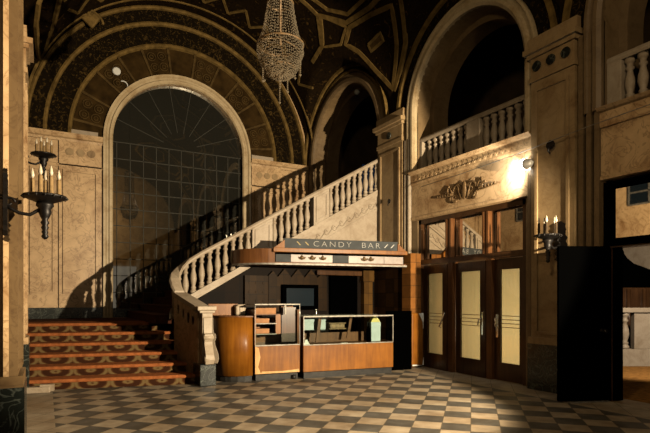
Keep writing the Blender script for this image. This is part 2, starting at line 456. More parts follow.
# ------------------------------------------------------------------ floor, walls, vault
bm = bm_new(); box(bm, XL-.3, XR+.6, YF-.3, YB+.3, -.2, 0); struct('floor', bm, 'floor')

# back wall with the mirror recess
bm = bm_new()
plate(bm, [(XL-.3, 0), (XR+.6, 0), (XR+.6, 9.3), (XL-.3, 9.3)], [arch_hole(3.06, 1.63, LAND)], mB, 0, .4)
box(bm, 1.2, 4.9, YB+.16, YB+.45, LAND, 7.0)
struct('wall_back', bm, 'marble')

# right wall
bm = bm_new()
holes = [arch_hole(11.2, RZ, 3.88)]
for c in (6.89, 2.9):
    holes.append(arch_hole(c, RB, 3.97))
    holes.append([(c-1.34, .0005), (c+1.34, .0005), (c+1.34, 2.99), (c-1.34, 2.99)])
holes.append(arch_hole(-1.2, RB, 3.97))
plate(bm, [(YF-.3, 0), (YB+.3, 0), (YB+.3, 9.3), (YF-.3, 9.3)], holes, mR, 0, .34)
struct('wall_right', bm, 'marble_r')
# deeper dark reveals behind each balcony arch
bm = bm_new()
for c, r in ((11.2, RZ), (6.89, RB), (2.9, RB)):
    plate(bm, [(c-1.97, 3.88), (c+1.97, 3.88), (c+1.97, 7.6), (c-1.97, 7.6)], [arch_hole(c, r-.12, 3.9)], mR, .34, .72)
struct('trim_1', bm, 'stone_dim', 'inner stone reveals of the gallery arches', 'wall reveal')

# left wall
bm = bm_new()
plate(bm, [(YF-.3, 0), (YB+.3, 0), (YB+.3, 9.3), (YF-.3, 9.3)], [], mL, 0, .3)
struct('wall_left', bm, 'marble')
# front wall behind the camera, with an open entrance
bm = bm_new()
plate(bm, [(XL-.3, 0), (XR+.6, 0), (XR+.6, 9.3), (XL-.3, 9.3)], [[(1.6, .001), (4.6, .001), (4.6, 3.2), (1.6, 3.2)]], lambda a, b, c: (a, YF-c, b), 0, .3)
struct('wall_front', bm, 'marble_b')

# groin vault
bm = bm_new(); NX, NY = 142, 344; g = []
for j in range(NY+1):
    y = YF+(YB-YF)*j/NY; row = []
    for i in range(NX+1):
        x = XL+(XR-XL)*i/NX
        row.append(bm.verts.new((x, y, vault_z(x, y))))
    g.append(row)
for j in range(NY):
    for i in range(NX):
        bm.faces.new((g[j][i], g[j+1][i], g[j+1][i+1], g[j][i+1])).smooth = True
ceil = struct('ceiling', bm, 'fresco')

# gilded ribs on the vault (polylines in angle / Y on the main barrel)
def strip(bm, pts, w=.045, t=.025, R=RM):
    P = []
    for (a0, y0), (a1, y1) in zip(pts, pts[1:]):
        n = max(2, int(math.hypot(rad(a1-a0)*R, y1-y0)/.12))
        for k in range(n): P.append((a0+(a1-a0)*k/n, y0+(y1-y0)*k/n))
    P.append(pts[-1])
    pos = lambda a, y, r: Vector((CX+r*sin(rad(a)), y, SP+r*cos(rad(a))))
    fr = []
    for i, (a, y) in enumerate(P):
        p = pos(a, y, R); q = pos(P[min(i+1, len(P)-1)][0], P[min(i+1, len(P)-1)][1], R)-pos(P[max(i-1, 0)][0], P[max(i-1, 0)][1], R)
        nrm = Vector((-sin(rad(a)), 0, -cos(rad(a)))); s = q.normalized().cross(nrm).normalized()
        fr.append((p, s, nrm))
    sweep(bm, fr, [(-w, -.03), (w, -.03), (w, t), (-w, t)])
bm = bm_new()
for sgn in (1, -1):
    for py in (8.97, 4.98, .9):
        S = lambda a, dy: (sgn*a, py+dy)
        strip(bm, [S(51.5, .66), S(53, -.1), S(55, -.72), S(66, -.45), S(78, 0), S(69, .42), S(60, .75), S(55, 1.05), S(51.5, .66)], .05)
        strip(bm, [S(33, 1.4), S(41, 1.32), S(50, 1.85), S(52, 2.5)], .05)
        strip(bm, [S(41, 1.32), S(49.6, .68), S(51, -.15), S(50.5, -.75)], .05)
        strip(bm, [S(34, 1.15), S(42, .95), S(47.8, .5), S(47.8, -.4), S(42, -.95), S(34, -1.15)], .04)
        strip(bm, [S(55.4, -1.0), S(67, -.7), S(79, -.05)], .045)
        strip(bm, [S(42, 1.25), S(50.5, 1.8), S(54, 1.2), S(50.6, .75), S(42, 1.25)], .03)
        strip(bm, [S(60.2, .36), S(59.5, -.12), S(62.2, -.12), S(62.6, .36), S(60.2, .36)], .03)
        strip(bm, [S(34, 1.4), S(20, 1.4), S(12, .6), S(12, -.6), S(20, -1.4), S(34, -1.4)], .05)
        strip(bm, [S(30, .9), S(20, .9), S(17, 0), S(20, -.9), S(30, -.9), S(34, 0), S(30, .9)], .035)
for y in (12.8,):
    strip(bm, [(a, y) for a in range(-84, 85, 12)], .02)
for a in range(-50, 51, 10):
    strip(bm, [(a, 12.0), (a+5, 12.5)], .03); strip(bm, [(a+5, 12.5), (a+10, 12.0)], .03)
# long loop moulding on the left web
LP = [(-66, 12.9), (-67.5, 12.0), (-68, 11.0), (-66, 10.4), (-62, 10.2), (-57, 10.5), (-54.5, 11.2), (-57, 12.0), (-63, 12.7), (-66, 12.9)]
strip(bm, LP, .05)
rb = obj('trim_2', bm, 'gold', kind='structure')
rb['label'] = 'gilded strapwork ribs across the painted vault'; rb['category'] = 'ceiling moulding'

# square medallion plaques painted on the web over the pier
bm = bm_new()
for k in range(2):
    a = 62; y = 9.09
pl = [(a, y) for a, y in ((60.6, 9.25), (60.1, 8.95), (61.9, 8.95), (62.3, 9.25))]
strip(bm, [(61.2, 9.3), (61.2, 8.9)], .09, .02)
o = obj('trim_3', bm, 'gold_d', kind='structure'); o['label'] = 'square gilded medallion on the vault web'; o['category'] = 'ceiling moulding'

# lit plaster cartouche at the upper left of the great arch
def ring_wall(name, r0, r1, c, mp, h0, h1, mat, n=48, a0=0, a1=PI, sp=SP, label=None):
    bm = bm_new()
    outer = arc(c, sp, r1, a0, a1, n) + arc(c, sp, r0, a1, a0, n)
    plate(bm, outer, [], mp, h0, h1)
    o = obj(name, bm, mat, kind='structure')
    if label: o['label'] = label; o['category'] = 'wall moulding'
    return o
BC = 3.06
# concentric bands over the mirror arch, stepping into the room
ring_wall('trim_4', 1.85, 2.5, BC, mBi, -.05, .03, 'panel_d', label='dark coffered band round the mirror arch')
ring_wall('trim_5', 2.58, 3.02, BC, mBi, -.05, .10, 'fresco_d', label='dark floral band over the mirror arch')
ring_wall('trim_6', 3.1, 3.40, BC, mBi, -.05, .18, 'fresco_d', label='outermost dark band below the vault')
bm = bm_new()
arch_trim(bm, BC, SP, 2.5, None, [(0, -.02), (.03, .08), (.06, .12), (.1, .1), (.1, -.02)], mBi, 60)
arch_trim(bm, BC, SP, 3.0, None, [(0, .02), (.03, .16), (.06, .19), (.11, .17), (.11, .02)], mBi, 60)
arch_trim(bm, BC, SP, 3.36, None, [(0, .08), (.02, .24), (.05, .27), (.09, .25), (.09, .08)], mBi, 60)
o = obj('trim_7', bm, 'gold', kind='structure'); o['label'] = 'three gilded roll mouldings round the great arch'; o['category'] = 'wall moulding'
# radial dividers and rosettes in the coffered band
bm = bm_new(); DIV = [8, 24, 38, 53, 67, 82, 98, 113, 127, 142, 156, 172]
for d in DIV:
    a = rad(d)
    for s in (-.022,):
        u = (cos(a), sin(a)); v = (-sin(a), cos(a))
        q = [(BC+u[0]*r+v[0]*w, SP+u[1]*r+v[1]*w) for r, w in ((1.85, -.022), (2.52, -.03), (2.52, .03), (1.85, .022))]
        plate(bm, q, [], mBi, 0, .06)
for k in range(0, len(DIV)-1, 2):
    a0, a1 = rad(DIV[k]), rad(DIV[k+1])
    for f in (.3, .72):
        for g_ in (.3, .72):
            a = a0+(a1-a0)*f; r = 1.87+.62*g_
            x, z = BC+r*cos(a), SP+r*sin(a)
            for rr in (.10, .045):
                pts = [mBi(x+rr*cos(t*PI/6), z+rr*sin(t*PI/6), .045) for t in range(13)]
                tube(bm, pts, .012, 5)
o = obj('trim_8', bm, 'gold_d', kind='structure'); o['label'] = 'radial ribs and rosettes of the coffered band'; o['category'] = 'wall moulding'

# pale stone archivolt of the mirror
bm = bm_new()
arch_trim(bm, BC, SP, 1.63, LAND, [(0, -.16), (0, .05), (.03, .09), (.08, .09), (.1, .06), (.14, .06), (.17, .1), (.22, .1), (.22, -.02)], mBi, 48)
struct('trim_9', bm, 'cream', 'pale stone moulding framing the arched mirror', 'arch moulding')

# impost cornice on the back wall
CORN = [(0, 0), (.05, 0), (.07, .05), (.12, .07), (.16, .13), (.16, .17), (0, .17)]
def cornice(bm, a0, a1, z, mp, prof=CORN):
    A = [bm.verts.new(mp(a0, z+q, p)) for p, q in prof]; B = [bm.verts.new(mp(a1, z+q, p)) for p, q in prof]
    n = len(prof)
    for i in range(n): bm.faces.new((A[i], A[(i+1) % n], B[(i+1) % n], B[i]))
    bm.faces.new(A); bm.faces.new(B)
bm = bm_new()
for a0, a1 in ((XL, 1.2), (4.92, XR)): cornice(bm, a0, a1, 5.02, mBi)
for a0, a1 in ((XL, 1.2), (4.92, XR)): cornice(bm, a0, a1, 4.42, mBi, [(0, 0), (.03, 0), (.05, .04), (.05, .07), (0, .09)])
struct('trim_10', bm, 'marble', 'impost cornice along the back wall', 'cornice')
# broken pale blocks along the impost edge (worn plaster)
bm = bm_new()
for a0, a1 in ((XL, .2), (.35, 1.1), (4.95, 5.6), (5.65, 6.5)):
    box(bm, a0, a1, YB-.06, YB+.02, 5.19, 5.19+.12)
struct('trim_11', bm, 'stone', 'pale block course above the impost cornice', 'cornice')
# raised pilaster panels on the back wall, with round discs at the head
def frame_panel(bm, a0, a1, b0, b1, mp, w=.05, h=.035):
    plate(bm, [(a0, b0), (a1, b0), (a1, b1), (a0, b1)], [[(a0+w, b0+w), (a1-w, b0+w), (a1-w, b1-w), (a0+w, b1-w)]], mp, -.01, h)
bm = bm_new()
plate(bm, [(.28, LAND+.24), (1.18, LAND+.24), (1.18, 5.02), (.28, 5.02)], [], mBi, -.01, .05)
frame_panel(bm, .36, 1.1, 1.5, 4.36, lambda a, b, c: mBi(a, b, c+.05))
frame_panel(bm, XL+.1, .2, 1.5, 4.36, mBi)
plate(bm, [(4.95, LAND), (5.85, LAND), (5.85, 5.02), (4.95, 5.02)], [], mBi, -.01, .05)
frame_panel(bm, 5.03, 5.77, 1.5, 4.36, lambda a, b, c: mBi(a, b, c+.05))
struct('trim_12', bm, 'marble', 'raised marble panels either side of the mirror', 'wall panel')
bm = bm_new()
for x in (.5, .73, .96, 5.17, 5.4, 5.63):
    lathe(bm, [(.085, -.07), (.085, -.06), (.07, -.05)], 18, (x, YB, 4.78), 'Y')
struct('trim_13', bm, 'marble_b', 'round marble discs under the impost', 'wall disc')
# black marble skirting
bm = bm_new()
box(bm, XL, 1.2, YB-.07, YB+.02, LAND, LAND+.25); box(bm, 4.92, XR, YB-.07, YB+.02, LAND, LAND+.25); box(bm, 1.42, 4.7, YB-.0, YB+.16, LAND, LAND+.2)
struct('baseboard_back', bm, 'black_marble')
# worn white plaque and crescent in the coffered band
bm = bm_new(); lathe(bm, [(.095, 0), (.095, -.03), (.07, -.045)], 18, (0, 0, 0), 'Y')
solo('round_plaque', bm, 'paper', 'small round white plaque on the coffered band left of the arch crown', 'plaque', (1.51, YB-.03, 6.86))
bm = bm_new(); tube(bm, [(.1*cos(a), 0, .1*sin(a)) for a in [rad(-10+10*i) for i in range(14)]], .014, 6)
solo('crescent_ornament', bm, 'paper', 'small pale crescent beside the round white plaque', 'ornament', (1.66, YB-.05, 6.55))

# cartouche
bm = bm_new()
for i in range(5):
    s = i/4
    bbox(bm, -.16+s*.12, .16-s*.02, -.05-.01*i, .05, -.12+s*.2, -.02+s*.2, .03)
tube(bm, [(.2*cos(t)+.05, -.06, .08*sin(t)+.12) for t in [i*.4 for i in range(12)]], .03, 7)
tube(bm, [(-.22+.03*i, -.05, -.2+.06*i) for i in range(8)], .035, 7, .015)
o = obj('trim_14', bm, 'gold', kind='structure'); o.location = (.9, 12.83, 7.78); o.rotation_euler = (0, rad(40), 0)
o['label'] = 'plaster cartouche on the upper left of the great arch'; o['category'] = 'wall ornament'

# ------------------------------------------------------------------ right wall dressing
# piers and capitals
def pier(name, y0, y1, xf, label, discs=0, base=.7, mp=mRi):
    t = thing(name, label, 'pier', ((XR if mp is mRi else XL), (y0+y1)/2, 0), kind='structure')
    bm = bm_new()
    P = lambda a0, a1, b0, b1, c1: plate(bm, [(a0, b0), (a1, b0), (a1, b1), (a0, b1)], [], mp, -.02, c1)
    P(y0, y1, base, 4.72, xf)
    frame_panel(bm, y0+.08, y1-.08, base+.15, 4.6, lambda a, b, c: mp(a, b, c+xf), .045, .025)
    P(y0-.03, y1+.03, base, base+.1, xf+.04)
    obj('shaft', bm, 'marble_b' if mp is mRi else 'marble', t, True)
    bm = bm_new()
    P(y0-.03, y1+.03, 0, base, xf+.05)
    obj('plinth', bm, 'black_marble', t, True)
    bm = bm_new()
    P(y0-.02, y1+.02, 4.72, 4.8, xf+.03); P(y0, y1, 4.8, 5.08, xf+.01)
    P(y0-.04, y1+.04, 5.08, 5.14, xf+.05); P(y0-.08, y1+.08, 5.14, 5.22, xf+.1); P(y0-.05, y1+.05, 5.22, 5.4, xf+.02)
    obj('capital', bm, 'marble_b' if mp is mRi else 'marble', t, True)
    if discs:
        bm = bm_new()
        for i in range(discs):
            y = y0+(y1-y0)*(i+.5)/discs
            for rr in (.075,):
                b2 = []
                lathe(bm, [(rr, 0), (rr, .02), (rr*.8, .03)], 16, (XR-xf-.01, y, 4.94), 'X') if False else lathe(bm, [(rr, -.03), (rr, -.012), (rr*.85, .0)], 16, (XR-xf-.01, y, 4.94), 'X')
        obj('disc', bm, 'black_marble', t, True)
    return t
pier('stair_pier', 8.62, 9.5, .1, 'brown marble pier between the stair arch and the balcony arch', 1)
pier('door_pier', 4.63, 5.37, .1, 'brown marble pier with three dark discs beside the black door', 3)
pier('side_pier', .55, 1.25, .1, 'marble pier beyond the near door bay', 3)
lp = pier('left_pier', 5.2, 5.8, .193, 'pale marble pier on a black plinth at the left edge', 0, .62, mLi)
pier('stair_foot_pier', 8.7, 9.25, .145, 'narrow marble pier at the foot of the carpeted steps', 0, .72, mLi)
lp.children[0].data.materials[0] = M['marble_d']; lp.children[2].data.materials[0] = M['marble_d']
bm = bm_new(); box(bm, XL+.085, XL+.125, 5.17, 5.2, .72, 4.7); box(bm, XL-.02, XL+.03, 5.17, 5.2, .72, 4.7); obj('stile', bm, 'marble', lp, True, label='pale upright moulding')
# slender corner columns and vertical mouldings
bm = bm_new()
for y in (8.56, 8.44): lathe(bm, [(.045, 0), (.045, 4.7)], 12, (XR-.05, y, 0))
struct('trim_15', bm, 'stone', 'slender corner shafts beside the balcony bay', 'wall moulding')
bm = bm_new()
for y in (4.56, 4.44, 4.32): box(bm, XR-.07, XR+.02, y-.035, y+.035, 0, 5.1)
for y in (5.44,): box(bm, XR-.06, XR+.02, y-.03, y+.03, .0, 3.6)
struct('trim_27', bm, 'stone_dim', 'vertical mouldings beside the black door bay', 'wall moulding')
# archivolts
bm = bm_new()
arch_trim(bm, 11.2, SP, RZ, 4.0, [(0, -.02), (0, .05), (.04, .08), (.12, .08), (.15, .05), (.24, .05), (.24, -.02)], mRi)
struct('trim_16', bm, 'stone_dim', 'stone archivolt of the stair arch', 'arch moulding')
bm = bm_new()
for c in (6.89,):
    arch_trim(bm, c, SP, RB, 3.97, [(0, -.02), (0, .06), (.05, .1), (.1, .1), (.12, .05), (.18, .06), (.2, .09), (.24, .09), (.24, -.02)], mRi)
struct('trim_17', bm, 'cream', 'pale stone archivolt of the balcony arch above the doors', 'arch moulding')
bm = bm_new()
for c in (2.9, -1.2):
    arch_trim(bm, c, SP, RB, 3.97, [(0, -.02), (0, .06), (.05, .1), (.1, .1), (.12, .05), (.18, .06), (.2, .09), (.24, .09), (.24, -.02)], mRi)
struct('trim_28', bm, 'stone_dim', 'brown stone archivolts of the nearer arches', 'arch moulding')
bm = bm_new()
arch_trim(bm, 11.2, SP, 1.86, None, [(0, -.02), (0, .06), (.06, .06), (.06, -.02)], mRi)
arch_trim(bm, 11.2, SP, 1.98, None, [(0, -.02), (0, .1), (.06, .12), (.06, -.02)], mRi)
for c in (6.89, 2.9):
    arch_trim(bm, c, SP, 1.88, None, [(0, -.02), (0, .1), (.07, .1), (.07, -.02)], mRi)
struct('trim_18', bm, 'gold', 'gilded arcs around the right-hand arches', 'arch moulding')
# dark painted lunette bands on the right wall
for i, (c, r0, r1) in enumerate(((11.2, RZ+.25, 2.05), (6.89, RB+.25, 1.98), (2.9, RB+.25, 1.98))):
    ring_wall('trim_%d' % (19+i), r0, r1, c, mRi, -.02, .03, 'fresco_d', label='dark painted band above the %s arch' % ('stair', 'balcony', 'near balcony')[i])

# ledges, friezes
bm = bm_new()
for c, e in ((6.89, 1.5), (2.9, 1.4)):
    plate(bm, [(c-e, 3.0), (c+e, 3.0), (c+e, 3.72), (c-e, 3.72)], [], mRi, -.02, .03)
    cornice(bm, c-e, c+e, 3.72, mRi, [(0, 0), (.05, 0), (.06, .04), (.06, .2), (.1, .22), (.14, .26), (0, .26)])
    cornice(bm, c-e, c+e, 2.99, mRi, [(0, 0), (.05, .02), (.05, .07), (0, .09)])
struct('trim_22', bm, 'marble', 'stone frieze and ledge under each balcony', 'frieze')
bm = bm_new()
for c, e in ((6.89, 1.45), (2.9, 1.3)):
    y = c-e
    while y < c+e-.1:
        tube(bm, [mRi(y+.05+.05*cos(t)*(.35+.65*t/6), 3.84+.05*sin(t)*(.35+.65*t/6), .052) for t in [i*.5 for i in range(13)]], .012, 5)
        tube(bm, [mRi(y+.02, 3.79, .054), mRi(y+.1, 3.9, .054)], .01, 5)
        y += .125
struct('trim_23', bm, 'marble', 'carved running scroll along each balcony ledge', 'frieze')

# relief ornament on the frieze
bm = bm_new()
c = Vector((0, 0, 0))
def spiral(y, z, r, turns, s, x=-.04, th=.026, ph=0):
    tube(bm, [(x-.02*sin(t), y+s*r*(1-t/(turns*6.6))*cos(t+ph), z+r*(1-t/(turns*6.6))*sin(t+ph)) for t in [i*.35 for i in range(int(turns*18))]], th, 7, th*.5)
for s in (1, -1):
    tube(bm, [(-.04, s*.28, -.02), (-.04, s*.45, -.03), (-.035, s*.62, -.02), (-.03, s*.84, 0)], .035, 8, .006)
    for k in range(6):
        y = s*(.36+.07*k); lathe(bm, [(.0, -.03), (.028, -.01), (.028, .01), (0, .03)], 8, (-.055, y, -.02+.004*k))
    spiral(s*.16, .02, .13, 1.3, s); spiral(s*.34, .05, .11, 1.2, -s, ph=2); spiral(s*.25, -.09, .09, 1, s, ph=4); spiral(s*.48, .0, .07, 1, s, ph=1)
    tube(bm, [(-.05, s*.06, -.14), (-.07, s*.12, -.02), (-.06, s*.16, .1), (-.05, s*.27, .17)], .03, 7, .008)
    tube(bm, [(-.05, s*.3, .0), (-.06, s*.36, .09), (-.05, s*.42, .12)], .02, 6, .006)
lathe(bm, [(0, -.17), (.05, -.12), (.075, -.02), (.05, .06), (.065, .1), (.03, .15), (0, .19)], 12, (-.05, 0, 0))
for v in bm.verts: v.co.x *= .45
solo('relief_ornament', bm, 'bronze', 'dark carved scroll ornament on the pale frieze above the doors', 'ornament', (XR-.03, 6.86, 3.35))

# ------------------------------------------------------------------ balusters
BAL = [(.062, 0), (.062, .05), (.045, .06), (.045, .09), (.055, .1), (.035, .13), (.05, .19), (.062, .25), (.055, .33), (.038, .4), (.032, .45), (.05, .47), (.05, .49), (.034, .51), (.042, .55), (.06, .57), (.06, .62)]
def baluster_mesh(h, k=1.0):
    bm = bm_new(); s = h/.62
    lathe(bm, [(r*k, z*s) for r, z in BAL], 12)
    bmesh.ops.recalc_face_normals(bm, faces=bm.faces[:])
    me = bpy.data.meshes.new('baluster'); bm.to_mesh(me); bm.free(); me.materials.append(M['stone']); return me
def add_bal(me, parent, p):
    o = bpy.data.objects.new('baluster', me); COL.objects.link(o); o.parent = parent; o.location = Vector(p)-W[parent.name]; return o
RAILP = [(-.085, 0), (.085, 0), (.1, .03), (.1, .055), (.075, .09), (-.075, .09), (-.1, .055), (-.1, .03)]

def balcony(name, label, y0, y1, group, dies, ys):
    x = XR+.16; t = thing(name, label, 'balustrade', (x, (y0+y1)/2, 3.97), group=group)
    bm = bm_new(); sweep(bm, [((x, y0, 4.6), (1, 0, 0), (0, 0, 1)), ((x, y1, 4.6), (1, 0, 0), (0, 0, 1))], RAILP); obj('rail', bm, 'stone', t, True)
    bm = bm_new(); box(bm, x-.1, x+.1, y0, y1, 3.965, 4.02); obj('plinth', bm, 'stone', t, True)
    for a, b in dies:
        bm = bm_new(); bbox(bm, x-.1, x+.1, a, b, 4.02, 4.6, .008); obj('die', bm, 'stone', t, True)
    me = baluster_mesh(.58, 1.1)
    for y in ys: add_bal(me, t, (x, y, 4.02))
    return t
balcony('balcony_balustrade', 'stone balcony balustrade in the big arch above the wooden doors', 5.53, 8.25, 'gallery balcony balustrades', [(6.6, 6.92), (8.17, 8.25), (5.53, 5.57)],
        [5.66+.172*i for i in range(6)]+[7.0+.172*i for i in range(7)])
balcony('balcony_balustrade', 'stone balcony balustrade at the upper right above the black door', 1.54, 4.26, 'gallery balcony balustrades', [(4.06, 4.26), (2.7, 3.02), (1.54, 1.64)],
        [3.14+.172*i for i in range(6)]+[1.72+.172*i for i in range(6)])

# ------------------------------------------------------------------ door bay
def fascia(name, c, label):
    pass
x0 = XR+.10
bm = bm_new()
for c in (6.89, 2.9):
    for y in ((c-1.34, c-1.26), (c+1.26, c+1.34)): box(bm, XR+.02, XR+.2, y[0], y[1], 0, 2.99)
    box(bm, XR+.02, XR+.2, c-1.34, c+1.34, 2.9, 2.99)
    box(bm, XR-.0, XR+.2, c-1.34, c+1.34, 2.08, 2.17)
struct('trim_24', bm, 'wood_d', 'dark wooden frame of the door bays', 'door frame')
bm = bm_new()
for y0, y1 in ((6.34, 6.44), (7.26, 7.37)):
    box(bm, XR+.0, XR+.2, y0, y1, 2.17, 2.9)
    for y in (y0, y1): box(bm, XR-.02, XR+.06, y-.02, y+.02, 2.17, 2.9)
for y0, y1 in ((6.28, 6.40), (7.24, 7.36)):
    box(bm, XR+.02, XR+.2, y0, y1, 0, 2.08)
struct('trim_25', bm, 'wood_dm', 'brown mullions between the doors and transoms', 'door frame')
# transoms
for i, (a, b, lab) in enumerate(((7.38, 8.14, 'leftmost transom pane, nearest the candy bar'), (6.45, 7.25, 'middle transom pane reflecting the sign'), (5.64, 6.33, 'rightmost of the three transom panes over the doors'))):
    t = thing('window_%d' % (i+1), 'reflective '+lab, 'transom window', (XR+.1, (a+b)/2, 2.17), kind='structure')
    bm = bm_new(); box(bm, XR+.13, XR+.15, a, b, 2.17, 2.9); obj('pane', bm, 'transom', t, True)
    bm = bm_new(); plate(bm, [(a-.01, 2.17), (b+.01, 2.17), (b+.01, 2.9), (a-.01, 2.9)], [[(a+.02, 2.19), (b-.02, 2.19), (b-.02, 2.88), (a+.02, 2.88)]], mR, .10, .14); obj('frame', bm, 'wood_d', t, True)
# transom of the near bay
t = thing('window_4', 'large reflective transom in a black frame above the black door', 'transom window', (XR+.1, 2.9, 2.17), kind='structure')
bm = bm_new(); box(bm, XR+.03, XR+.05, 1.6, 4.22, 2.2, 2.9); obj('pane', bm, 'transom', t, True)
bm = bm_new(); plate(bm, [(1.56, 2.1), (4.25, 2.1), (4.25, 2.97), (1.56, 2.97)], [[(1.7, 2.2), (4.15, 2.2), (4.15, 2.88), (1.7, 2.88)]], mR, -.03, .04); obj('frame', bm, 'black', t, True)

# three glazed doors (local x = across the leaf from the hinge, y = depth)
def door(i, yh, sgn, w, ang, label, furn):
    """hinge at (XR+.1, yh); leaf runs along -Y (sgn -1) or +Y"""
    rz = (PI/2 if sgn > 0 else -PI/2)+ang
    t = thing('door_%d' % i, label, 'door', (XR+.11, yh, .004), rz, kind='structure')
    h = 2.05; s = .13; d = .022
    bm = bm_new()
    plate(bm, [(0, 0), (w, 0), (w, h), (0, h)], [[(s, .3), (w-s, .3), (w-s, h-.17), (s, h-.17)]], lambda a, b, c: (a, c, b), -d, d)
    obj('leaf', bm, 'wood_d', t)
    bm = bm_new(); box(bm, s-.01, w-s+.01, -.004, .004, .29, h-.16); obj('pane', bm, 'glass', t)
    bm = bm_new(); n = 40; A = []; B = []
    bs = 1 if sgn < 0 else -1   # curtain on the far side from the lobby
    for k in range(n*4+1):
        x = s-.03+(w-2*s+.06)*k/(n*4); y = bs*(.02+.004*sin(k*PI/5.0))
        A.append(bm.verts.new((x, y, .27))); B.append(bm.verts.new((x, y, h-.14)))
    for k in range(n*4): bm.faces.new((A[k], A[k+1], B[k+1], B[k])).smooth = True
    obj('curtain', bm, 'curtain', t)
    bm = bm_new()
    for z in (.90, .965, 1.03, 1.095)[:4 if i != 9 else 3]:
        tube(bm, [(s, -bs*.018, z), (w-s, -bs*.018, z)], .006, 6)
    obj('bar', bm, 'bronze', t)
    fy = -bs
    if furn == 'diag':
        bm = bm_new(); tube(bm, [(w-.06, fy*.03, 1.15), (w-.03, fy*.06, 1.08), (w-.16, fy*.08, .84), (w-.17, fy*.03, .82)], .013, 8)
        obj('handle', bm, 'chrome', t, label='slanting chrome push bar')
    elif furn == 'pull':
        bm = bm_new(); bbox(bm, w-.075, w-.035, fy*.022, fy*.04, .75, 1.15, .004) if fy > 0 else bbox(bm, w-.075, w-.035, -.04, -.022, .75, 1.15, .004)
        tube(bm, [(w-.055, fy*.03, 1.05), (w-.1, fy*.08, 1.02), (w-.12, fy*.08, .92)], .012, 8)
        obj('handle', bm, 'chrome', t, label='chrome pull plate')
    else:
        bm = bm_new(); bbox(bm, w-.095, w-.03, min(fy*.022, fy*.034), max(fy*.022, fy*.034), .72, 1.12, .004)
        tube(bm, [(w-.06, fy*.03, 1.06), (w-.07, fy*.09, 1.05), (w-.1, fy*.1, .98), (w-.06, fy*.09, .92), (w-.06, fy*.03, .92)], .012, 8)
        lathe(bm, [(.018, 0), (.018, .03)], 10, (w-.06, 0 if fy > 0 else -.05, .8), 'Y')
        obj('handle', bm, 'chrome', t, label='chrome lock plate with lever')
    return t
door(1, 8.14, -1, .76, rad(-6), 'leftmost wooden door with curtained glass, slightly ajar', 'none2' if False else 'diag')
door(2, 7.22, -1, .80, rad(-5), 'middle wooden door with curtained glass and a chrome pull', 'pull')
door(3, 5.62, 1, .66, rad(0), 'rightmost wooden door with curtained glass and a chrome lock plate', 'lock')

# vestibule behind the doors
bm = bm_new()
box(bm, 8.8, 8.9, 5.5, 8.4, 0, 3.6); box(bm, XR+.34, 8.9, 5.42, 5.5, 0, 3.6); box(bm, XR+.34, 8.9, 8.4, 8.5, 0, 3.6); box(bm, XR+.34, 8.9, 5.42, 8.5, 3.5, 3.6)
box(bm, XR+.6, 14.2, -1.2, 9.2, -.2, -.001)
struct('wall_vestibule', bm, 'plaster_d')

# gallery corridor behind the arches
bm = bm_new()
box(bm, XR+.34, 10.2, YF, 14, 3.72, 3.9); box(bm, 10.0, 10.2, YF, 14, 3.9, 7.9); box(bm, XR+.34, 10.2, YF, 14, 7.75, 7.9)
box(bm, XR+.34, 10.2, 13.8, 14, 3.9, 7.9); box(bm, XR+.34, 10.2, YF, YF+.1, 3.9, 7.9)
struct('wall_gallery', bm, 'plaster_d')
bm = bm_new(); box(bm, 8.95, 9.66, 13.74, 13.79, 4.3, 5.7)
o = struct('window_5', bm, 'dusk', 'dim blue window far back in the stair gallery', 'window')
# gallery rod and dim rail lines seen through the near balcony arch
bm = bm_new()
for z in (5.6, 6.6): tube(bm, [(9.9, 1.0, z-.3), (9.9, 5.2, z+.2)], .03, 6)
for y in (1.6, 2.8, 4.0): tube(bm, [(9.9, y, 4.6), (9.9, y, 7.2)], .02, 6)
struct('trim_26', bm, 'black', 'dark rails on the far gallery wall at the upper right', 'rail')
bm = bm_new(); lathe(bm, [(0, -.07), (.05, -.05), (.07, 0), (.05, .05), (0, .07)], 14)
solo('globe_lamp', bm, 'paper', 'small unlit white globe lamp under the stair arch', 'lamp', (6.98, 11.0, 6.66))

# ------------------------------------------------------------------ black door leaf & the room beyond
t = thing('door_4', 'plain black door standing open in front of the right-hand doorway', 'door', (6.88, 4.12, .01), math.atan2(4.50-4.12, 6.06-6.88), kind='structure')
bm = bm_new(); bbox(bm, 0, .905, -.025, .025, 0, 2.09, .006); obj('leaf', bm, 'black', t)
bm = bm_new(); lathe(bm, [(.03, .0), (.03, .02), (.012, .03), (.012, .06), (.03, .07), (.03, .1), (0, .105)], 12, (.3, .02, .95), 'Y'); obj('knob', bm, 'iron', t)
bm = bm_new(); bbox(bm, 0, .6, -.03, .03, 0, .012, .003)
solo('threshold_strip', bm, 'alu', 'pale metal strip on the floor along the foot of the black door', 'strip', (6.1, 4.36, 0), rz=rad(-16))
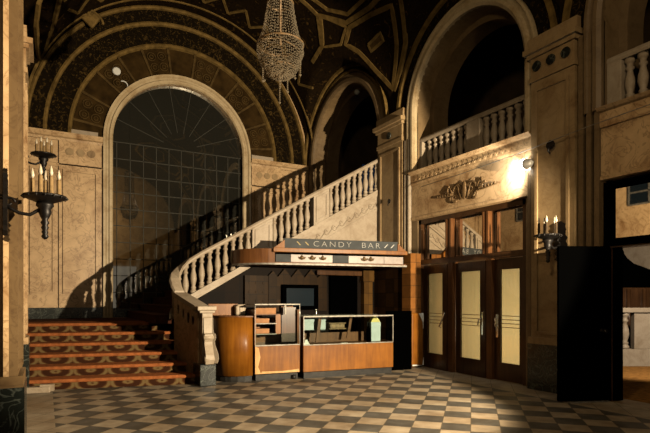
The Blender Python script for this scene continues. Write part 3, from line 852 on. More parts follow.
# room beyond
bm = bm_new(); box(bm, XR+.34, 14.0, -1.0, 9.0, -.01, .004); struct('floor_side', bm, 'brown_carpet')
bm = bm_new(); box(bm, 13.6, 13.9, -1, 9.2, 0, 3.7); box(bm, XR+.34, 13.9, 9.0, 9.2, 0, 3.7); box(bm, XR+.34, 13.9, -1.2, -1.0, 0, 3.7); box(bm, 10.2, 13.9, -1.2, 9.2, 3.6, 3.7)
struct('wall_side', bm, 'stone')
t = thing('parapet', 'pale marble parapet with a baluster in the lit room beyond the black door', 'parapet', (10.75, 6.1, 0), rad(-29))
bm = bm_new(); bbox(bm, -1.0, 2.2, -.12, .12, 1.1, 1.2, .015); obj('cap', bm, 'stone', t)
bm = bm_new(); bbox(bm, -.12, 2.2, -.07, .07, .35, 1.1, .01); obj('panel', bm, 'stone', t)
bm = bm_new(); bbox(bm, -1.0, 2.2, -.13, .13, 0, .35, .01); obj('plinth', bm, 'stone', t)
me = baluster_mesh(.75, 1.35)
for x in (-.66, -.47, -.28):
    o = bpy.data.objects.new('baluster', me); COL.objects.link(o); o.parent = t; o.location = (x, 0, .35)
t = thing('carved_cabinet', 'dark carved cabinet with a scrolled top behind the marble parapet', 'cabinet', (11.9, 6.85, 0), rad(-29))
bm = bm_new(); box(bm, -.75, 1.4, -.2, .3, 0, 1.65)
for x in (-.7, -.25, .1, .5): lathe(bm, [(.05, .05), (.05, 1.6)], 10, (x, -.22, 0))
obj('body', bm, 'wood_d', t)
bm = bm_new()
prof = [(-.9, 1.65), (1.5, 1.65), (1.5, 1.72), (.6, 1.85), (.2, 2.05), (-.15, 2.18), (-.3, 2.3), (-.38, 2.42), (-.5, 2.47), (-.6, 2.42), (-.62, 2.3), (-.55, 2.15), (-.62, 1.9), (-.9, 1.75)]
plate(bm, prof, [], lambda a, b, c: (a, c, b), -.25, .3)
obj('pediment', bm, 'black', t)
bm = bm_new(); lathe(bm, [(0, -.1), (.07, -.06), (.1, 0), (.07, .07), (0, .12)], 12, (-.5, -.28, 2.42)); obj('finial', bm, 'black', t)
bm = bm_new()
for k in range(4): lathe(bm, [(0, -.04), (.03, 0), (0, .04)], 8, (-.5, -.34, 2.22-.085*k))
obj('bead_drop', bm, 'paper', t, label='string of white beads')

# ------------------------------------------------------------------ floodlight on the wall
t = thing('floodlight', 'small glaring floodlight at the right end of the balcony ledge', 'lamp', (6.53, 5.455, 3.475))
bm = bm_new(); lathe(bm, [(.03, -.16), (.06, -.13), (.075, -.06), (.08, -.03)], 16, (0, 0, 0), 'Y'); tube(bm, [(0, -.12, 0), (.06, -.14, .02), (.12, -.16, .02)], .015, 6)
obj('housing', bm, 'alu', t)
bm = bm_new(); bmesh.ops.create_uvsphere(bm, u_segments=16, v_segments=10, radius=.085); obj('bulb', bm, 'flood', t, label='glaring white bulb')

# ------------------------------------------------------------------ staircase
RISE = .155
t = thing('staircase', 'wide staircase of carpeted steps and a stone flight up to the gallery arch', 'staircase', (.9, 8.7, 0))
st = t
import bisect
for i in range(6):
    ya, yb = 8.9+.37*i, 8.27+.36*i       # front edge at the left wall and at the parapet
    x0, x1 = -.36, 2.14
    bm = bm_new()
    nos = .03
    yl2, yr2 = ya+.9, yb+.9
    # riser block (local z from -rise/2 to rise/2 so the carpet scrolls repeat)
    hz = RISE/2
    v = [bm.verts.new(p) for p in ((x0, ya+nos, -hz), (x1, yb+nos, -hz), (x1, yb+nos, hz-.048), (x0, ya+nos, hz-.048), (x0, yl2, -hz), (x1, yr2, -hz), (x1, yr2, hz-.048), (x0, yl2, hz-.048))]
    for q in ((0, 1, 2, 3), (5, 4, 7, 6), (4, 0, 3, 7), (1, 5, 6, 2), (4, 5, 1, 0)): bm.faces.new([v[k] for k in q]).material_index = 1
    # rounded tread
    b2 = bmesh.new()
    w = [b2.verts.new(p) for p in ((x0, ya, hz-.05), (x1, yb, hz-.05), (x1, yr2, hz-.05), (x0, yl2, hz-.05), (x0, ya, hz), (x1, yb, hz), (x1, yr2, hz), (x0, yl2, hz))]
    for q in ((3, 2, 1, 0), (4, 5, 6, 7), (0, 1, 5, 4), (1, 2, 6, 5), (2, 3, 7, 6), (3, 0, 4, 7)): b2.faces.new([w[k] for k in q])
    ed = [e for e in b2.edges if all(abs(vv.co.y-(ya if vv.co.x < 0 else yb)) < 1e-4 for vv in e.verts) and abs(e.verts[0].co.x-e.verts[1].co.x) > 1]
    bmesh.ops.bevel(b2, geom=ed, offset=.012, segments=3, affect='EDGES')
    merge(bm, b2)
    bmesh.ops.translate(bm, verts=bm.verts[:], vec=(-.9, -8.7, 0))
    o = obj('step', bm, ['tread', 'riser'], t); o.location = (0, 0, RISE*i+hz)
    o['label'] = 'carpeted lower step with orange nosing'
bm = bm_new()
plate(bm, [(-.36, 11.1), (2.16, 10.4), (2.16, 9.6), (6.9, 9.66), (6.9, YB-.005), (-.36, YB-.005)], [], lambda a, b, c: (a, b, c), .6, LAND-.004)
obj('landing', bm, 'dark_carpet', t, True)
SL = .565
XS = 1.75; RU = .1639; TR = .29
for k in range(17):
    x = XS+TR*k; z = LAND+RU*(k+1)
    bm = bm_new(); box(bm, x+.02, min(x+TR+.3, XR+.33), 9.66, YB-.02, z-.3 if k > 1 else LAND-.003, z-.02)
    bbox(bm, x, min(x+TR+.3, XR+.33), 9.66, YB-.02, z-.03, z, .008)
    obj('flight_step', bm, 'dark_carpet', t, True)
tread_h = lambda x: 3.85-SL*(6.7-x)
bm = bm_new()
plate(bm, [(2.3, 0), (XR-.005, 0), (XR-.005, tread_h(6.7)), (2.16, tread_h(2.16)), (2.16, .7), (2.3, .7)], [], lambda a, b, c: (a, 9.6+c, b), -.06, .055)
o = obj('stringer', bm, 'stone', t, True)
# raised scroll band along the stringer
bm = bm_new()
for a, b, h in ((.02, .09, .03), (.36, .41, .02)):
    q = [(2.2, tread_h(2.2)-a), (XR-.006, tread_h(6.7)-a), (XR-.006, tread_h(6.7)-b), (2.2, tread_h(2.2)-b)]
    plate(bm, q, [], lambda u, v, c: (u, 9.54-c, v), -.01, h)
x = 3.0
while x < 6.5:
    z = tread_h(x)-.225
    tube(bm, [(x+.075*cos(q)*(.3+.7*q/6.3), 9.535, z+.075*sin(q)*(.3+.7*q/6.3)) for q in [i*.45 for i in range(15)]], .013, 5)
    tube(bm, [(x+.04, 9.535, z-.06), (x+.13, 9.53, z+.05), (x+.17, 9.535, z+.1)], .012, 5)
    x += .19
obj('stringer_moulding', bm, 'stone', t, True)

# balustrade of the flight
t = thing('stair_balustrade', 'long stone balustrade climbing behind the candy bar to the gallery arch', 'balustrade', (2.1, 9.6, .93))
path = [(2.085, 9.12, 1.44), (2.06, 9.25, 1.55), (2.06, 9.38, 1.67), (2.1, 9.5, 1.78), (2.2, 9.575, 1.9), (2.35, 9.6, 2.04), (2.6, 9.6, 2.2), (3.2, 9.6, 2.2+.6*SL), (4.5, 9.6, 2.2+1.9*SL), (6.0, 9.6, 2.2+3.4*SL), (6.9, 9.6, 2.2+4.3*SL)]
def frames(path):
    fr = []
    for i, p in enumerate(path):
        d = Vector(path[min(i+1, len(path)-1)])-Vector(path[max(i-1, 0)]); d.normalize()
        u = d.cross(Vector((0, 0, 1))).normalized(); fr.append((p, u, Vector((0, 0, 1))))
    return fr
bm = bm_new(); sweep(bm, frames(path), RAILP); obj('rail', bm, 'stone', t, True)
base = [(p[0], p[1], tread_h(max(p[0], 2.02))-.0) for p in path[2:]]
base[0] = (2.06, 9.38, 1.05); base[1] = (2.1, 9.5, 1.13)
bm = bm_new(); sweep(bm, frames([(x_, y_, z_-.03) for x_, y_, z_ in base]), [(-.1, 0), (.1, 0), (.1, .09), (-.1, .09)]); obj('plinth', bm, 'stone', t, True)
for a, b in ((3.6, 4.03), (4.97, 5.34), ):
    bm = bm_new()
    v = []
    for x_ in (a, b):
        for y_ in (9.52, 9.68):
            v += [bm.verts.new((x_, y_, tread_h(x_)+.03)), bm.verts.new((x_, y_, tread_h(x_)+.69))]
    for q in ((0, 1, 3, 2), (4, 6, 7, 5), (0, 4, 5, 1), (2, 3, 7, 6), (0, 2, 6, 4), (1, 5, 7, 3)): bm.faces.new([v[k] for k in q])
    w_ = .05
    q4 = [(a+w_, tread_h(a+w_)+.1), (b-w_, tread_h(b-w_)+.1), (b-w_, tread_h(b-w_)+.62), (a+w_, tread_h(a+w_)+.62)]
    q5 = [(a+w_+.03, tread_h(a+w_+.03)+.14), (b-w_-.03, tread_h(b-w_-.03)+.14), (b-w_-.03, tread_h(b-w_-.03)+.58), (a+w_+.03, tread_h(a+w_+.03)+.58)]
    plate(bm, q4, [q5], lambda u, v_, c: (u, 9.52-c, v_), -.01, .02)
    obj('die', bm, 'stone', t, True)
me = baluster_mesh(.66, 1.0)
xs = [2.45+.155*i for i in range(8)]+[4.1+.15*i for i in range(6)]+[5.42+.15*i for i in range(9)]
for x_ in xs: add_bal(me, t, (x_, 9.6, tread_h(x_)+.04))
for x_, y_, z_ in ((2.3, 9.59, 1.36), (2.17, 9.555, 1.24), (2.09, 9.47, 1.13), (2.06, 9.34, 1.02)): add_bal(me, t, (x_, y_, z_))

# newel parapet
t = thing('stair_newel', 'pierced stone newel parapet with a scroll bracket beside the carpeted steps', 'newel', (2.2, 8.2, 0))
A, Bp = Vector((2.08, 9.2)), Vector((2.25, 8.25)); L = (A-Bp).length; dr = (A-Bp).normalized(); nn = Vector((-dr.y, dr.x))
mp = lambda a, b, c: (Bp.x+dr.x*a+nn.x*c, Bp.y+dr.y*a+nn.y*c, b)
bm = bm_new()
holes = []
for a, z, r, k in ((.18, 1.03, .065, 1.2), (.37, 1.07, .075, 1.25), (.57, 1.13, .06, 1.4), (.78, 1.2, .06, 1.5)):
    holes.append([(a+r*.75*cos(q*PI/6), z+r*k*sin(q*PI/6)) for q in range(12)])
plate(bm, [(0, 0), (L, .0), (L, 1.44), (.0, 1.19)], holes, mp, -.08, .08)
obj('panel', bm, 'marble', t, True)
bm = bm_new()
plate(bm, [(-.02, 1.19), (L, 1.44), (L, 1.52), (-.02, 1.265)], [], mp, -.12, .12); obj('coping', bm, 'stone', t, True)
bm = bm_new(); bbox(bm, 2.2, 2.37, 8.06, 8.36, .34, 1.16, .01); obj('post', bm, 'stone', t, True)
bm = bm_new(); bbox(bm, 2.15, 2.40, 8.03, 8.42, 1.16, 1.2, .01); bbox(bm, 2.11, 2.42, 8.0, 8.46, 1.2, 1.27, .015); obj('cap', bm, 'stone', t, True)
bm = bm_new(); bbox(bm, 2.14, 2.40, 7.97, 8.40, 0, .345, .01); obj('base', bm, 'black_marble', t, True)
# scroll bracket on the front/right face
bm = bm_new()
S = [(0, 1.1), (.015, 1.08), (.02, .9), (.03, .84), (.075, .82), (.085, .76), (.06, .70), (.06, .66), (.10, .58), (.14, .50), (.15, .42), (.12, .35), (0, .345)]
plate(bm, S, [], lambda a, b, c: (2.36+a*.55+c*.2, 8.06-a*.5+c*.0, b), -.0, .02)
plate(bm, S, [], lambda a, b, c: (2.285+c, 8.06-a, b), -.065, .065)
for z, r, a in ((.77, .045, .045), (.43, .055, .095)):
    lathe(bm, [(r*.5, -.085), (r, -.075), (r, .075), (r*.5, .085)], 14, (2.285, 8.06-a, z), 'X')
obj('scroll', bm, 'stone', t, True)

# stone scrap by the first step
bm = bm_new()
bbox(bm, -.16, .16, -.06, .06, 0, .09, .015); box(bm, .02, .2, -.03, .05, .02, .12)
solo('stone_fragment', bm, 'stone', 'broken pale stone fragment at the left end of the bottom step', 'fragment', (-.08, 8.62, 0), rz=rad(-12))

# ------------------------------------------------------------------ candy bar
CR = rad(-6)
# glass display case
t = thing('display_case', 'long glass display counter with an orange wooden front', 'display case', (3.9, 7.86, 0), CR)
w = 1.78; dp = .62
bm = bm_new(); box(bm, .03, w-.0, .06, dp, 0, .12); obj('plinth', bm, 'plinth', t)
bm = bm_new(); bbox(bm, 0, w, 0, .03, .12, .575, .006); obj('front_panel', bm, 'wood_o', t)
bm = bm_new(); box(bm, 0, .025, .03, dp, .12, 1.06); box(bm, w-.025, w, .03, dp, .12, .6); box(bm, 0.025, w-.025, dp-.02, dp, .12, .75); box(bm, .025, w-.025, .03, dp-.02, .55, .575); obj('carcass', bm, 'wood_m', t)
bm = bm_new(); box(bm, .025, w-.025, .005, .011, .59, 1.06); obj('front_glass', bm, 'glass', t)
bm = bm_new(); box(bm, .01, w-.01, .0, dp, 1.083, 1.093); obj('top_glass', bm, 'glass', t)
bm = bm_new(); box(bm, .04, 1.37, .26, dp-.03, .815, .823); obj('shelf', bm, 'glass', t)
bm = bm_new()
for a, b in ((.578, .592), (1.066, 1.088)): box(bm, 0, w, -.006, .02, a, b)
for x_ in (0, w-.014): box(bm, x_, x_+.014, -.006, .012, .6, 1.06)
box(bm, 0, w, dp-.02, dp, 1.06, 1.09); box(bm, 0, .02, .02, dp-.02, 1.065, 1.083); box(bm, w-.02, w, .02, dp-.02, 1.065, 1.083)
box(bm, w-.02, w, dp-.02, dp, .6, 1.06)
obj('frame', bm, 'alu', t, label='worn metal edging')
bm = bm_new(); plate(bm, [(0, .6), (.06, .6), (.12, 1.06), (.06, 1.06)], [], lambda a, b, c: (.34+a, c, b), .28, .31); obj('strut', bm, 'wood_m', t); bm = bm_new(); plate(bm, [(0, .66), (.05, .66), (.12, 1.06), (.07, 1.06)], [], lambda a, b, c: (.98+a, c, b), .33, .36); obj('strut', bm, 'wood_m', t)
def local(t, x, y, z):
    c, s = cos(t.rotation_euler.z), sin(t.rotation_euler.z)
    return (t.location.x+x*c-y*s, t.location.y+x*s+y*c, t.location.z+z)
DC = t
for x_, y_, z_, sx, sz, lab, mat in ((.18, .3, .752, .27, .19, 'pale blue box standing at the left end inside the glass case', 'bluewhite'), (.52, .42, .752, .15, .2, 'pale blue box behind the slanting strut in the glass case', 'bluewhite'), (1.6, .34, .576, .2, .36, 'tall pale blue box at the right end of the glass case', 'bluewhite')):
    bm = bm_new(); bbox(bm, -sx/2, sx/2, -.08, .08, 0, sz, .006); box(bm, -sx/2-.004, sx/2+.004, -.084, .084, sz*.8, sz+.003)
    solo('pale_box', bm, mat, lab, 'box', local(t, x_, y_+.08, z_ if z_ < .7 else .824), rz=CR)
bm = bm_new(); plate(bm, [(-.1, 0), (.1, 0), (.07, .05), (0, .11), (-.03, .12)], [], lambda a, b, c: (a, c, b), -.05, .05)
solo('yellow_card', bm, 'yellow', 'folded yellow card on top of the box at the right end of the glass case', 'card', local(t, 1.6, .40, .941), rz=CR)
bm = bm_new(); plate(bm, [(-.06, 0), (.06, 0), (.03, .04), (.0, .1), (-.04, .09)], [], lambda a, b, c: (a, c, b), -.02, .02)
solo('paper_scrap', bm, 'paper', 'crumpled white paper at the left front of the glass case', 'paper', local(t, .1, .1, .577), rz=CR)
bm = bm_new(); bbox(bm, -.07, .07, -.02, .02, 0, .015, .004)
solo('price_card', bm, 'paper', 'small pale card lying at the middle of the glass case floor', 'card', local(t, .83, .12, .576), rz=CR)
bm = bm_new(); box(bm, -.03, .03, -.03, .03, 0, .25); lathe(bm, [(.03, .25), (.01, .3), (.01, .36)], 8)
solo('dark_bottle', bm, 'black', 'dark upright holder beside the tall pale box in the glass case', 'holder', local(t, 1.42, .3, .576), rz=CR)
bm = bm_new(); bbox(bm, -.17, .17, -.1, .1, 0, .02, .004); bbox(bm, -.15, .15, -.08, .1, .02, .1, .01); bbox(bm, -.17, .17, -.1, .1, .1, .12, .004)
solo('tray', bm, 'bronze', 'grey tray stack in the middle of the glass case shelf', 'tray', local(t, .80, .43, .824), rz=CR)
for i, x_ in enumerate((.1, .42)):
    bm = bm_new(); lathe(bm, [(.02, 0), (.012, .015), (.011, .09), (.016, .1)], 10)
    solo('metal_peg', bm, 'chrome', ('left', 'right')[i]+' small metal peg standing on the glass counter top', 'peg', local(t, x_, .45, 1.093))

# shelf display unit
t = thing('shelf_cabinet', 'shorter glazed counter with open shelves between the curved counter and the long case', 'cabinet', (3.08, 8.03, 0), CR)
w = .80
bm = bm_new(); box(bm, .03, w-.02, .06, .6, 0, .1); lathe(bm, [(.035, .0), (.04, .03), (.035, .07)], 12, (w-.1, .03, .0), 'Z'); obj('plinth', bm, 'plinth', t)
bm = bm_new(); bbox(bm, 0, w, 0, .03, .12, .585, .006); obj('front_panel', bm, 'wood_o', t)
bm = bm_new(); plate(bm, [(0, 0), (.10, 0), (.05, .12), (.09, .28), (.06, .44), (0, .46)], [], lambda a, b, c: (a+.004, c, b+.122), -.004, .0)
obj('worn_edge', bm, 'wood_pale', t, label='pale worn veneer at the left edge'); bm = bm_new()
plate(bm, [(.1, 0), (w-.01, 0), (w-.02, .05), (.5, .03), (.12, .04)], [], lambda a, b, c: (a, c, b+.122), -.004, .0)
obj('worn_edge', bm, 'wood_pale', t, label='pale worn veneer')
bm = bm_new(); box(bm, 0, .03, .03, .58, .12, 1.2); box(bm, w-.03, w, .03, .58, .12, 1.2); box(bm, .03, w-.03, .56, .58, .12, 1.05); box(bm, .03, w-.03, .03, .56, .58, .6)
box(bm, .40, .49, .12, .16, .78, 1.12); obj('carcass', bm, 'wood_o', t)
bm = bm_new(); box(bm, .5, w-.03, .10, .14, .64, 1.24); obj('sliding_panel', bm, 'wood_d', t)
bm = bm_new(); box(bm, 0, w, -.008, .012, .588, .606); box(bm, 0, w+.0, -.01, .57, 1.282, 1.30); box(bm, 0, .007, -.006, .006, .61, 1.275); box(bm, w-.007, w, -.006, .006, .61, 1.275); box(bm, .03, .41, .1, .45, .955, .968); box(bm, .03, .41, .1, .45, .775, .788); box(bm, .52, .55, .0, .04, 1.12, 1.28); obj('frame', bm, 'alu', t, label='silvery metal edging')
bm = bm_new(); box(bm, .018, w-.018, .0, .006, .61, .80); obj('front_glass', bm, 'glass', t)
bm = bm_new(); box(bm, .03, w-.03, .03, .56, .6, .604); obj('base_mirror', bm, 'mirror', t)
for x_, z_, sx, sz, lab in ((.15, .789, .24, .08, 'brown box on the lower shelf of the glazed counter'), (.15, .969, .24, .075, 'brown box on the middle shelf of the glazed counter'), (.21, 1.125, .36, .10, 'long orange box at the top of the glazed counter')):
    bm = bm_new(); bbox(bm, -sx/2, sx/2, -.1, .1, 0, sz, .004); box(bm, -sx/2-.002, sx/2+.002, -.102, .102, sz*.7, sz+.003)
    solo('brown_box', bm, 'box', lab, 'box', local(t, x_+.03, .27, z_), rz=CR)
bm = bm_new(); box(bm, .03, .45, .1, .45, 1.11, 1.124); obj('top_shelf', bm, 'wood_m', t)
bm = bm_new(); bbox(bm, -.11, .11, -.06, .06, 0, .13, .006)
for k in range(6): box(bm, -.112, .112, -.063, -.058, .012+.02*k, .02+.02*k)
solo('ribbed_box', bm, 'tile_pier', 'ribbed grey-brown box under the right end of the glazed counter top', 'box', local(t, .645, .3, 1.144), rz=CR)
bm = bm_new(); box(bm, .5, w-.03, .15, .5, 1.13, 1.143); obj('top_shelf', bm, 'wood_m', t)

# curved end counter
t = thing('curved_counter', 'rounded orange veneer counter end next to the stone newel', 'counter', (2.52, 8.12, 0), 0)
plan = [(.52, -.05)] + [(.06+.36*(1-sin(rad(a)))*1.0-.0, .36-.40*cos(rad(a))) for a in range(0, 91, 10)] + [(0.06, .85), (.52, .85)]
plan = [(.53, -.06), (.40, -.055), (.28, -.03), (.18, .02), (.10, .09), (.04, .19), (.01, .32), (.0, .48), (.0, .85), (.53, .85)]
bm = bm_new(); plate(bm, [(x_*.96+.02, y_*.96+.03) for x_, y_ in plan], [], lambda a, b, c: (a, b, c), .0, .10); obj('plinth', bm, 'plinth', t)
bm = bm_new(); plate(bm, plan, [], lambda a, b, c: (a, b, c), .10, 1.08)
for f in bm.faces: f.smooth = abs(f.normal.z) < .5
obj('body', bm, 'wood_o', t)
bm = bm_new(); plate(bm, [(x_*1.02-.005, y_*1.02-.01) for x_, y_ in plan], [], lambda a, b, c: (a, b, c), 1.08, 1.10); obj('top', bm, 'wood_m', t)
bm = bm_new(); bbox(bm, -.26, .26, -.015, .015, 0, .20, .004)
for k in range(4): box(bm, -.2+.12*k, -.195+.12*k, -.0165, .0, .005, .195)
solo('wood_board', bm, 'wood_o', 'orange wooden board standing on the curved counter', 'board', (2.72, 8.62, 1.1), rz=rad(-4))
bm = bm_new(); bbox(bm, -.09, .09, -.06, .06, 0, .17, .03, 3); bbox(bm, -.06, .1, -.05, .03, .1, .19, .02)
solo('stone_block', bm, 'stone', 'rough yellowish block on the curved counter beside the board', 'block', (2.98, 8.5, 1.1))

# canopy with the sign
CA = math.atan2(-.208, .978)
t = thing('canopy', 'brown wooden candy bar canopy with a rounded left end', 'canopy', (3.74, 8.71, 2.02), CA)
ell = [(-.72*sin(rad(a)), .62-.62*cos(rad(a))) for a in range(0, 91, 10)]
bm = bm_new()
pl = [(2.66, 0)]+ell+[(2.66, .62)]
plate(bm, pl, [], lambda a, b, c: (a, b, c), 0, .05); obj('soffit', bm, 'wood_m', t)
bm = bm_new()
pl2 = [(2.67, -.015)]+[(a*1.02, b-.015) for a, b in ell]+[(a*1.02-.0, b+.0) for a, b in [(-.72, .63)]]+[(-.68, .63)]+[(a*.95, b+.02) for a, b in ell[::-1]]+[(2.67, .02)]
plate(bm, pl2, [], lambda a, b, c: (a, b, c), .0, .03); obj('edge_strip', bm, 'alu', t, label='dull metal edge strip')
bm = bm_new()
pl3 = [(.0, .03)]+[(a*.97, b+.03) for a, b in ell]+[(-.62, .66)]+[(a*.9, b+.08) for a, b in ell[::-1]]+[(.0, .08)]
plate(bm, pl3, [], lambda a, b, c: (a, b, c), .05, .30); obj('curved_fascia', bm, 'wood_m', t)
bm = bm_new(); box(bm, 0, 2.64, .07, .09, .05, .25); obj('fascia_board', bm, 'black', t)
seg = [(.34, .80, 'white'), (.98, 1.33, 'plinth'), (1.34, 2.2, 'white'), (2.24, 2.6, 'white')]
seg = [(.02, .30, 'slate'), (.31, 1.13, 'white'), (1.14, 1.45, 'slate'), (1.46, 2.2, 'white'), (2.21, 2.62, 'white')]
for a, b, m_ in seg:
    bm = bm_new(); box(bm, a, b, .05, .07, .06, .20); obj('panel', bm, m_, t)
bm = bm_new()
for x_ in (.52, .72, .93, 1.78, 1.92):
    bm = bm_new(); lathe(bm, [(0, -.045), (.03, -.03), (.055, .0), (.03, .012), (.02, .03), (0, .05)], 10, (x_, .045, .15))
    for s in (-1, 1): tube(bm, [(x_, .045, .11), (x_+s*.05, .045, .12), (x_+s*.07, .045, .16)], .009, 5)
    obj('ornament', bm, 'bronze', t, label='dark lamp-shaped ornament')
bm = bm_new(); bbox(bm, -.04, 2.68, -.03, .5, .235, .315, .008); obj('top_board', bm, 'wood_o', t)
for s, x_ in ((1, -.02), (-1, 2.6)):
    bm = bm_new(); plate(bm, [(0, 0), (.2*s, 0), (.2*s, .15)], [], lambda a, b, c: (x_+a, c, b+.315), .0, .06) if s > 0 else plate(bm, [(.06, 0), (-.12, 0), (-.12, .15)], [], lambda a, b, c: (x_+a, c, b+.315), .0, .06)
    obj('bracket', bm, 'wood_o', t)
CN = t
# sign board
t = thing('candy_bar_sign', 'slate grey sign lettered CANDY BAR on top of the canopy', 'sign', local(CN, .17, .02, .315), CA)
bm = bm_new(); bbox(bm, 0, 2.32, 0, .045, 0, .185, .006); obj('board', bm, 'slate', t)
def text(body, size, x, z, parent, mat, width):
    cu = bpy.data.curves.new('txt', 'FONT'); cu.body = body; cu.size = size; cu.extrude = .003; cu.offset = -.0035; cu.space_character = 1.35; cu.resolution_u = 4
    cu.align_x = 'LEFT'
    o = bpy.data.objects.new('txt', cu); COL.objects.link(o)
    dg = bpy.context.evaluated_depsgraph_get(); dg.update()
    me = bpy.data.meshes.new_from_object(o.evaluated_get(dg)); bpy.data.objects.remove(o)
    xs_ = [v.co.x for v in me.vertices]; wd = max(xs_)-min(xs_)
    b = bmesh.new(); b.from_mesh(me); bpy.data.meshes.remove(me)
    seen = set(); isl = []
    for v0 in b.verts:
        if v0 in seen: continue
        st_ = [v0]; comp = []; seen.add(v0)
        while st_:
            v = st_.pop(); comp.append(v)
            for e in v.link_edges:
                w_ = e.other_vert(v)
                if w_ not in seen: seen.add(w_); st_.append(w_)
        isl.append((min(v.co.x for v in comp), max(v.co.x for v in comp), set(comp)))
    isl.sort(key=lambda q: q[0]); groups = []
    for a_, c_, vs in isl:                       # one group per character
        if groups and a_ < groups[-1][1]-.002: groups[-1][1] = max(groups[-1][1], c_); groups[-1][2] |= vs
        else: groups.append([a_, c_, set(vs)])
    for a_, c_, vs in groups:
        b3 = bmesh.new(); mpv = {v: b3.verts.new(v.co) for v in vs}
        for f in b.faces:
            if f.verts[0] in vs: b3.faces.new([mpv[v] for v in f.verts])
        m3 = bpy.data.meshes.new('letter'); b3.to_mesh(m3); b3.free(); m3.materials.append(M[mat])
        q = bpy.data.objects.new('letter', m3); COL.objects.link(q); q.parent = parent
        q.location = (x, -.004, z); q.rotation_euler = (PI/2, 0, 0); q.scale = (width/wd, 1, 1)
    b.free()
text('CANDY  BAR', .15, .56, .045, t, 'letters', 1.36)
for x_ in (.24, .4):
    bm = bm_new(); plate(bm, [(.0, .105), (.02, .11), (.085, .045), (.065, .04)], [], lambda a, b, c: (x_+a, c, b+.02), -.004, .0)
    obj('dash', bm, 'ochre', t, label='slanting yellowish stroke')
for x_ in (2.02, 2.16):
    bm = bm_new(); plate(bm, [(0, .04), (.02, .035), (.09, .105), (.07, .11)], [], lambda a, b, c: (x_+a, c, b+.02), -.004, .0)
    obj('dash', bm, 'letters', t, label='slanting pale stroke')

# right-hand pier of the bar, tiled alcove and wall fittings
t = thing('bar_pier', 'amber tiled pier at the right end of the candy bar', 'pier', (6.56, 8.25, 0))
bm = bm_new(); box(bm, 6.43, 6.69, 8.12, 8.4, .0, 2.3); obj('shaft', bm, 'tile_pier', t, True)
bm = bm_new(); bbox(bm, 6.41, 6.71, 8.06, 8.13, .04, 1.10, .03, 3); obj('panel', bm, 'wood_o', t, True)
for q in ([(6.58, 1.09), (6.70, 1.095), (6.712, 1.0), (6.70, .78), (6.685, .9), (6.66, .97), (6.62, 1.03)], [(6.68, .05), (6.71, .05), (6.71, .2), (6.70, .14)], [(6.42, .04), (6.68, .04), (6.6, .055), (6.43, .07)]):
    bm = bm_new(); plate(bm, q, [], lambda a, b, c: (a, c, b), 8.052, 8.066); obj('worn_edge', bm, 'paper', t, True, label='white chipped edge')
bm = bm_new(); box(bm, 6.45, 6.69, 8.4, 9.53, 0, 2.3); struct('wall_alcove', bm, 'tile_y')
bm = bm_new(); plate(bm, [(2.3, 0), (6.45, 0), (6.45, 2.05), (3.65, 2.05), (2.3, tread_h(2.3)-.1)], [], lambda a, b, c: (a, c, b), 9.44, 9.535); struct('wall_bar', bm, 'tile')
# fittings along the back of the bar
bm = bm_new(); box(bm, -.24, .24, -.03, .03, 0, .62)
for i in range(3):
    for j in range(3): lathe(bm, [(.03, -.04), (.03, -.03)], 8, (-.15+.15*i, 0, .12+.18*j), 'Y')
solo('studded_panel', bm, 'ochre_tile', 'ochre panel with dark studs at the left of the bar back', 'panel', (3.63, 9.40, 1.22))
bm = bm_new()
z = [(-.62, 0), (-.62, .22), (-.52, .32), (-.42, .2), (-.27, .37), (-.12, .2), (.03, .37), (.18, .2), (.33, .37), (.48, .2), (.6, .32), (.7, .22), (.7, -.5), (.45, -.5), (.45, .05), (-.36, .05), (-.36, -.5), (-.62, -.5)]
plate(bm, z, [], lambda a, b, c: (a, c, b), -.03, .03)
solo('zigzag_surround', bm, 'ochre_tile', 'ochre zigzag-topped surround round the dark framed screen', 'surround', (4.5, 9.40, 1.62))
t = thing('framed_screen', 'small dark blue screen in a black frame behind the bar', 'screen', (4.55, 9.33, 1.17))
bm = bm_new(); plate(bm, [(-.40, 0), (.40, 0), (.40, .5), (-.40, .5)], [[(-.32, .07), (.32, .07), (.32, .43), (-.32, .43)]], lambda a, b, c: (a, c, b), -.05, .03); obj('frame', bm, 'black', t)
bm = bm_new(); box(bm, -.33, .33, -.01, .0, .06, .44); obj('glass', bm, 'screen', t)
bm = bm_new(); box(bm, -.34, .34, -.03, .03, 0, 1.95)
for s in (-1, 1): box(bm, s*.3-.03, s*.3+.03, -.045, -.03, .05, 1.9)
solo('dark_opening_panel', bm, 'black', 'tall black panel standing in for the dark opening at the back of the bar', 'door', (5.62, 9.40, 0))  # black sheet painted in for the unlit opening under the stairs
bm = bm_new(); box(bm, -.11, .11, -.08, .05, 0, 2.0); box(bm, -.14, .14, -.1, .05, 1.75, 2.0)
solo('tile_column', bm, 'tile_amber', 'ochre tiled column at the right of the bar back', 'column', (6.2, 9.38, 0))
bm = bm_new(); bbox(bm, -.28, .28, -.02, .02, 0, 1.15, .006)
solo('counter_flap', bm, 'black', 'black gate panel closing the gap beside the long display case', 'gate', (6.03, 7.98, 0), rz=CR)
bm = bm_new(); bbox(bm, -.55, .55, -.05, .05, 0, .10, .01)
solo('header_beam', bm, 'wood_d', 'dim brown beam under the canopy at the bar back', 'beam', (5.5, 9.37, 1.88))

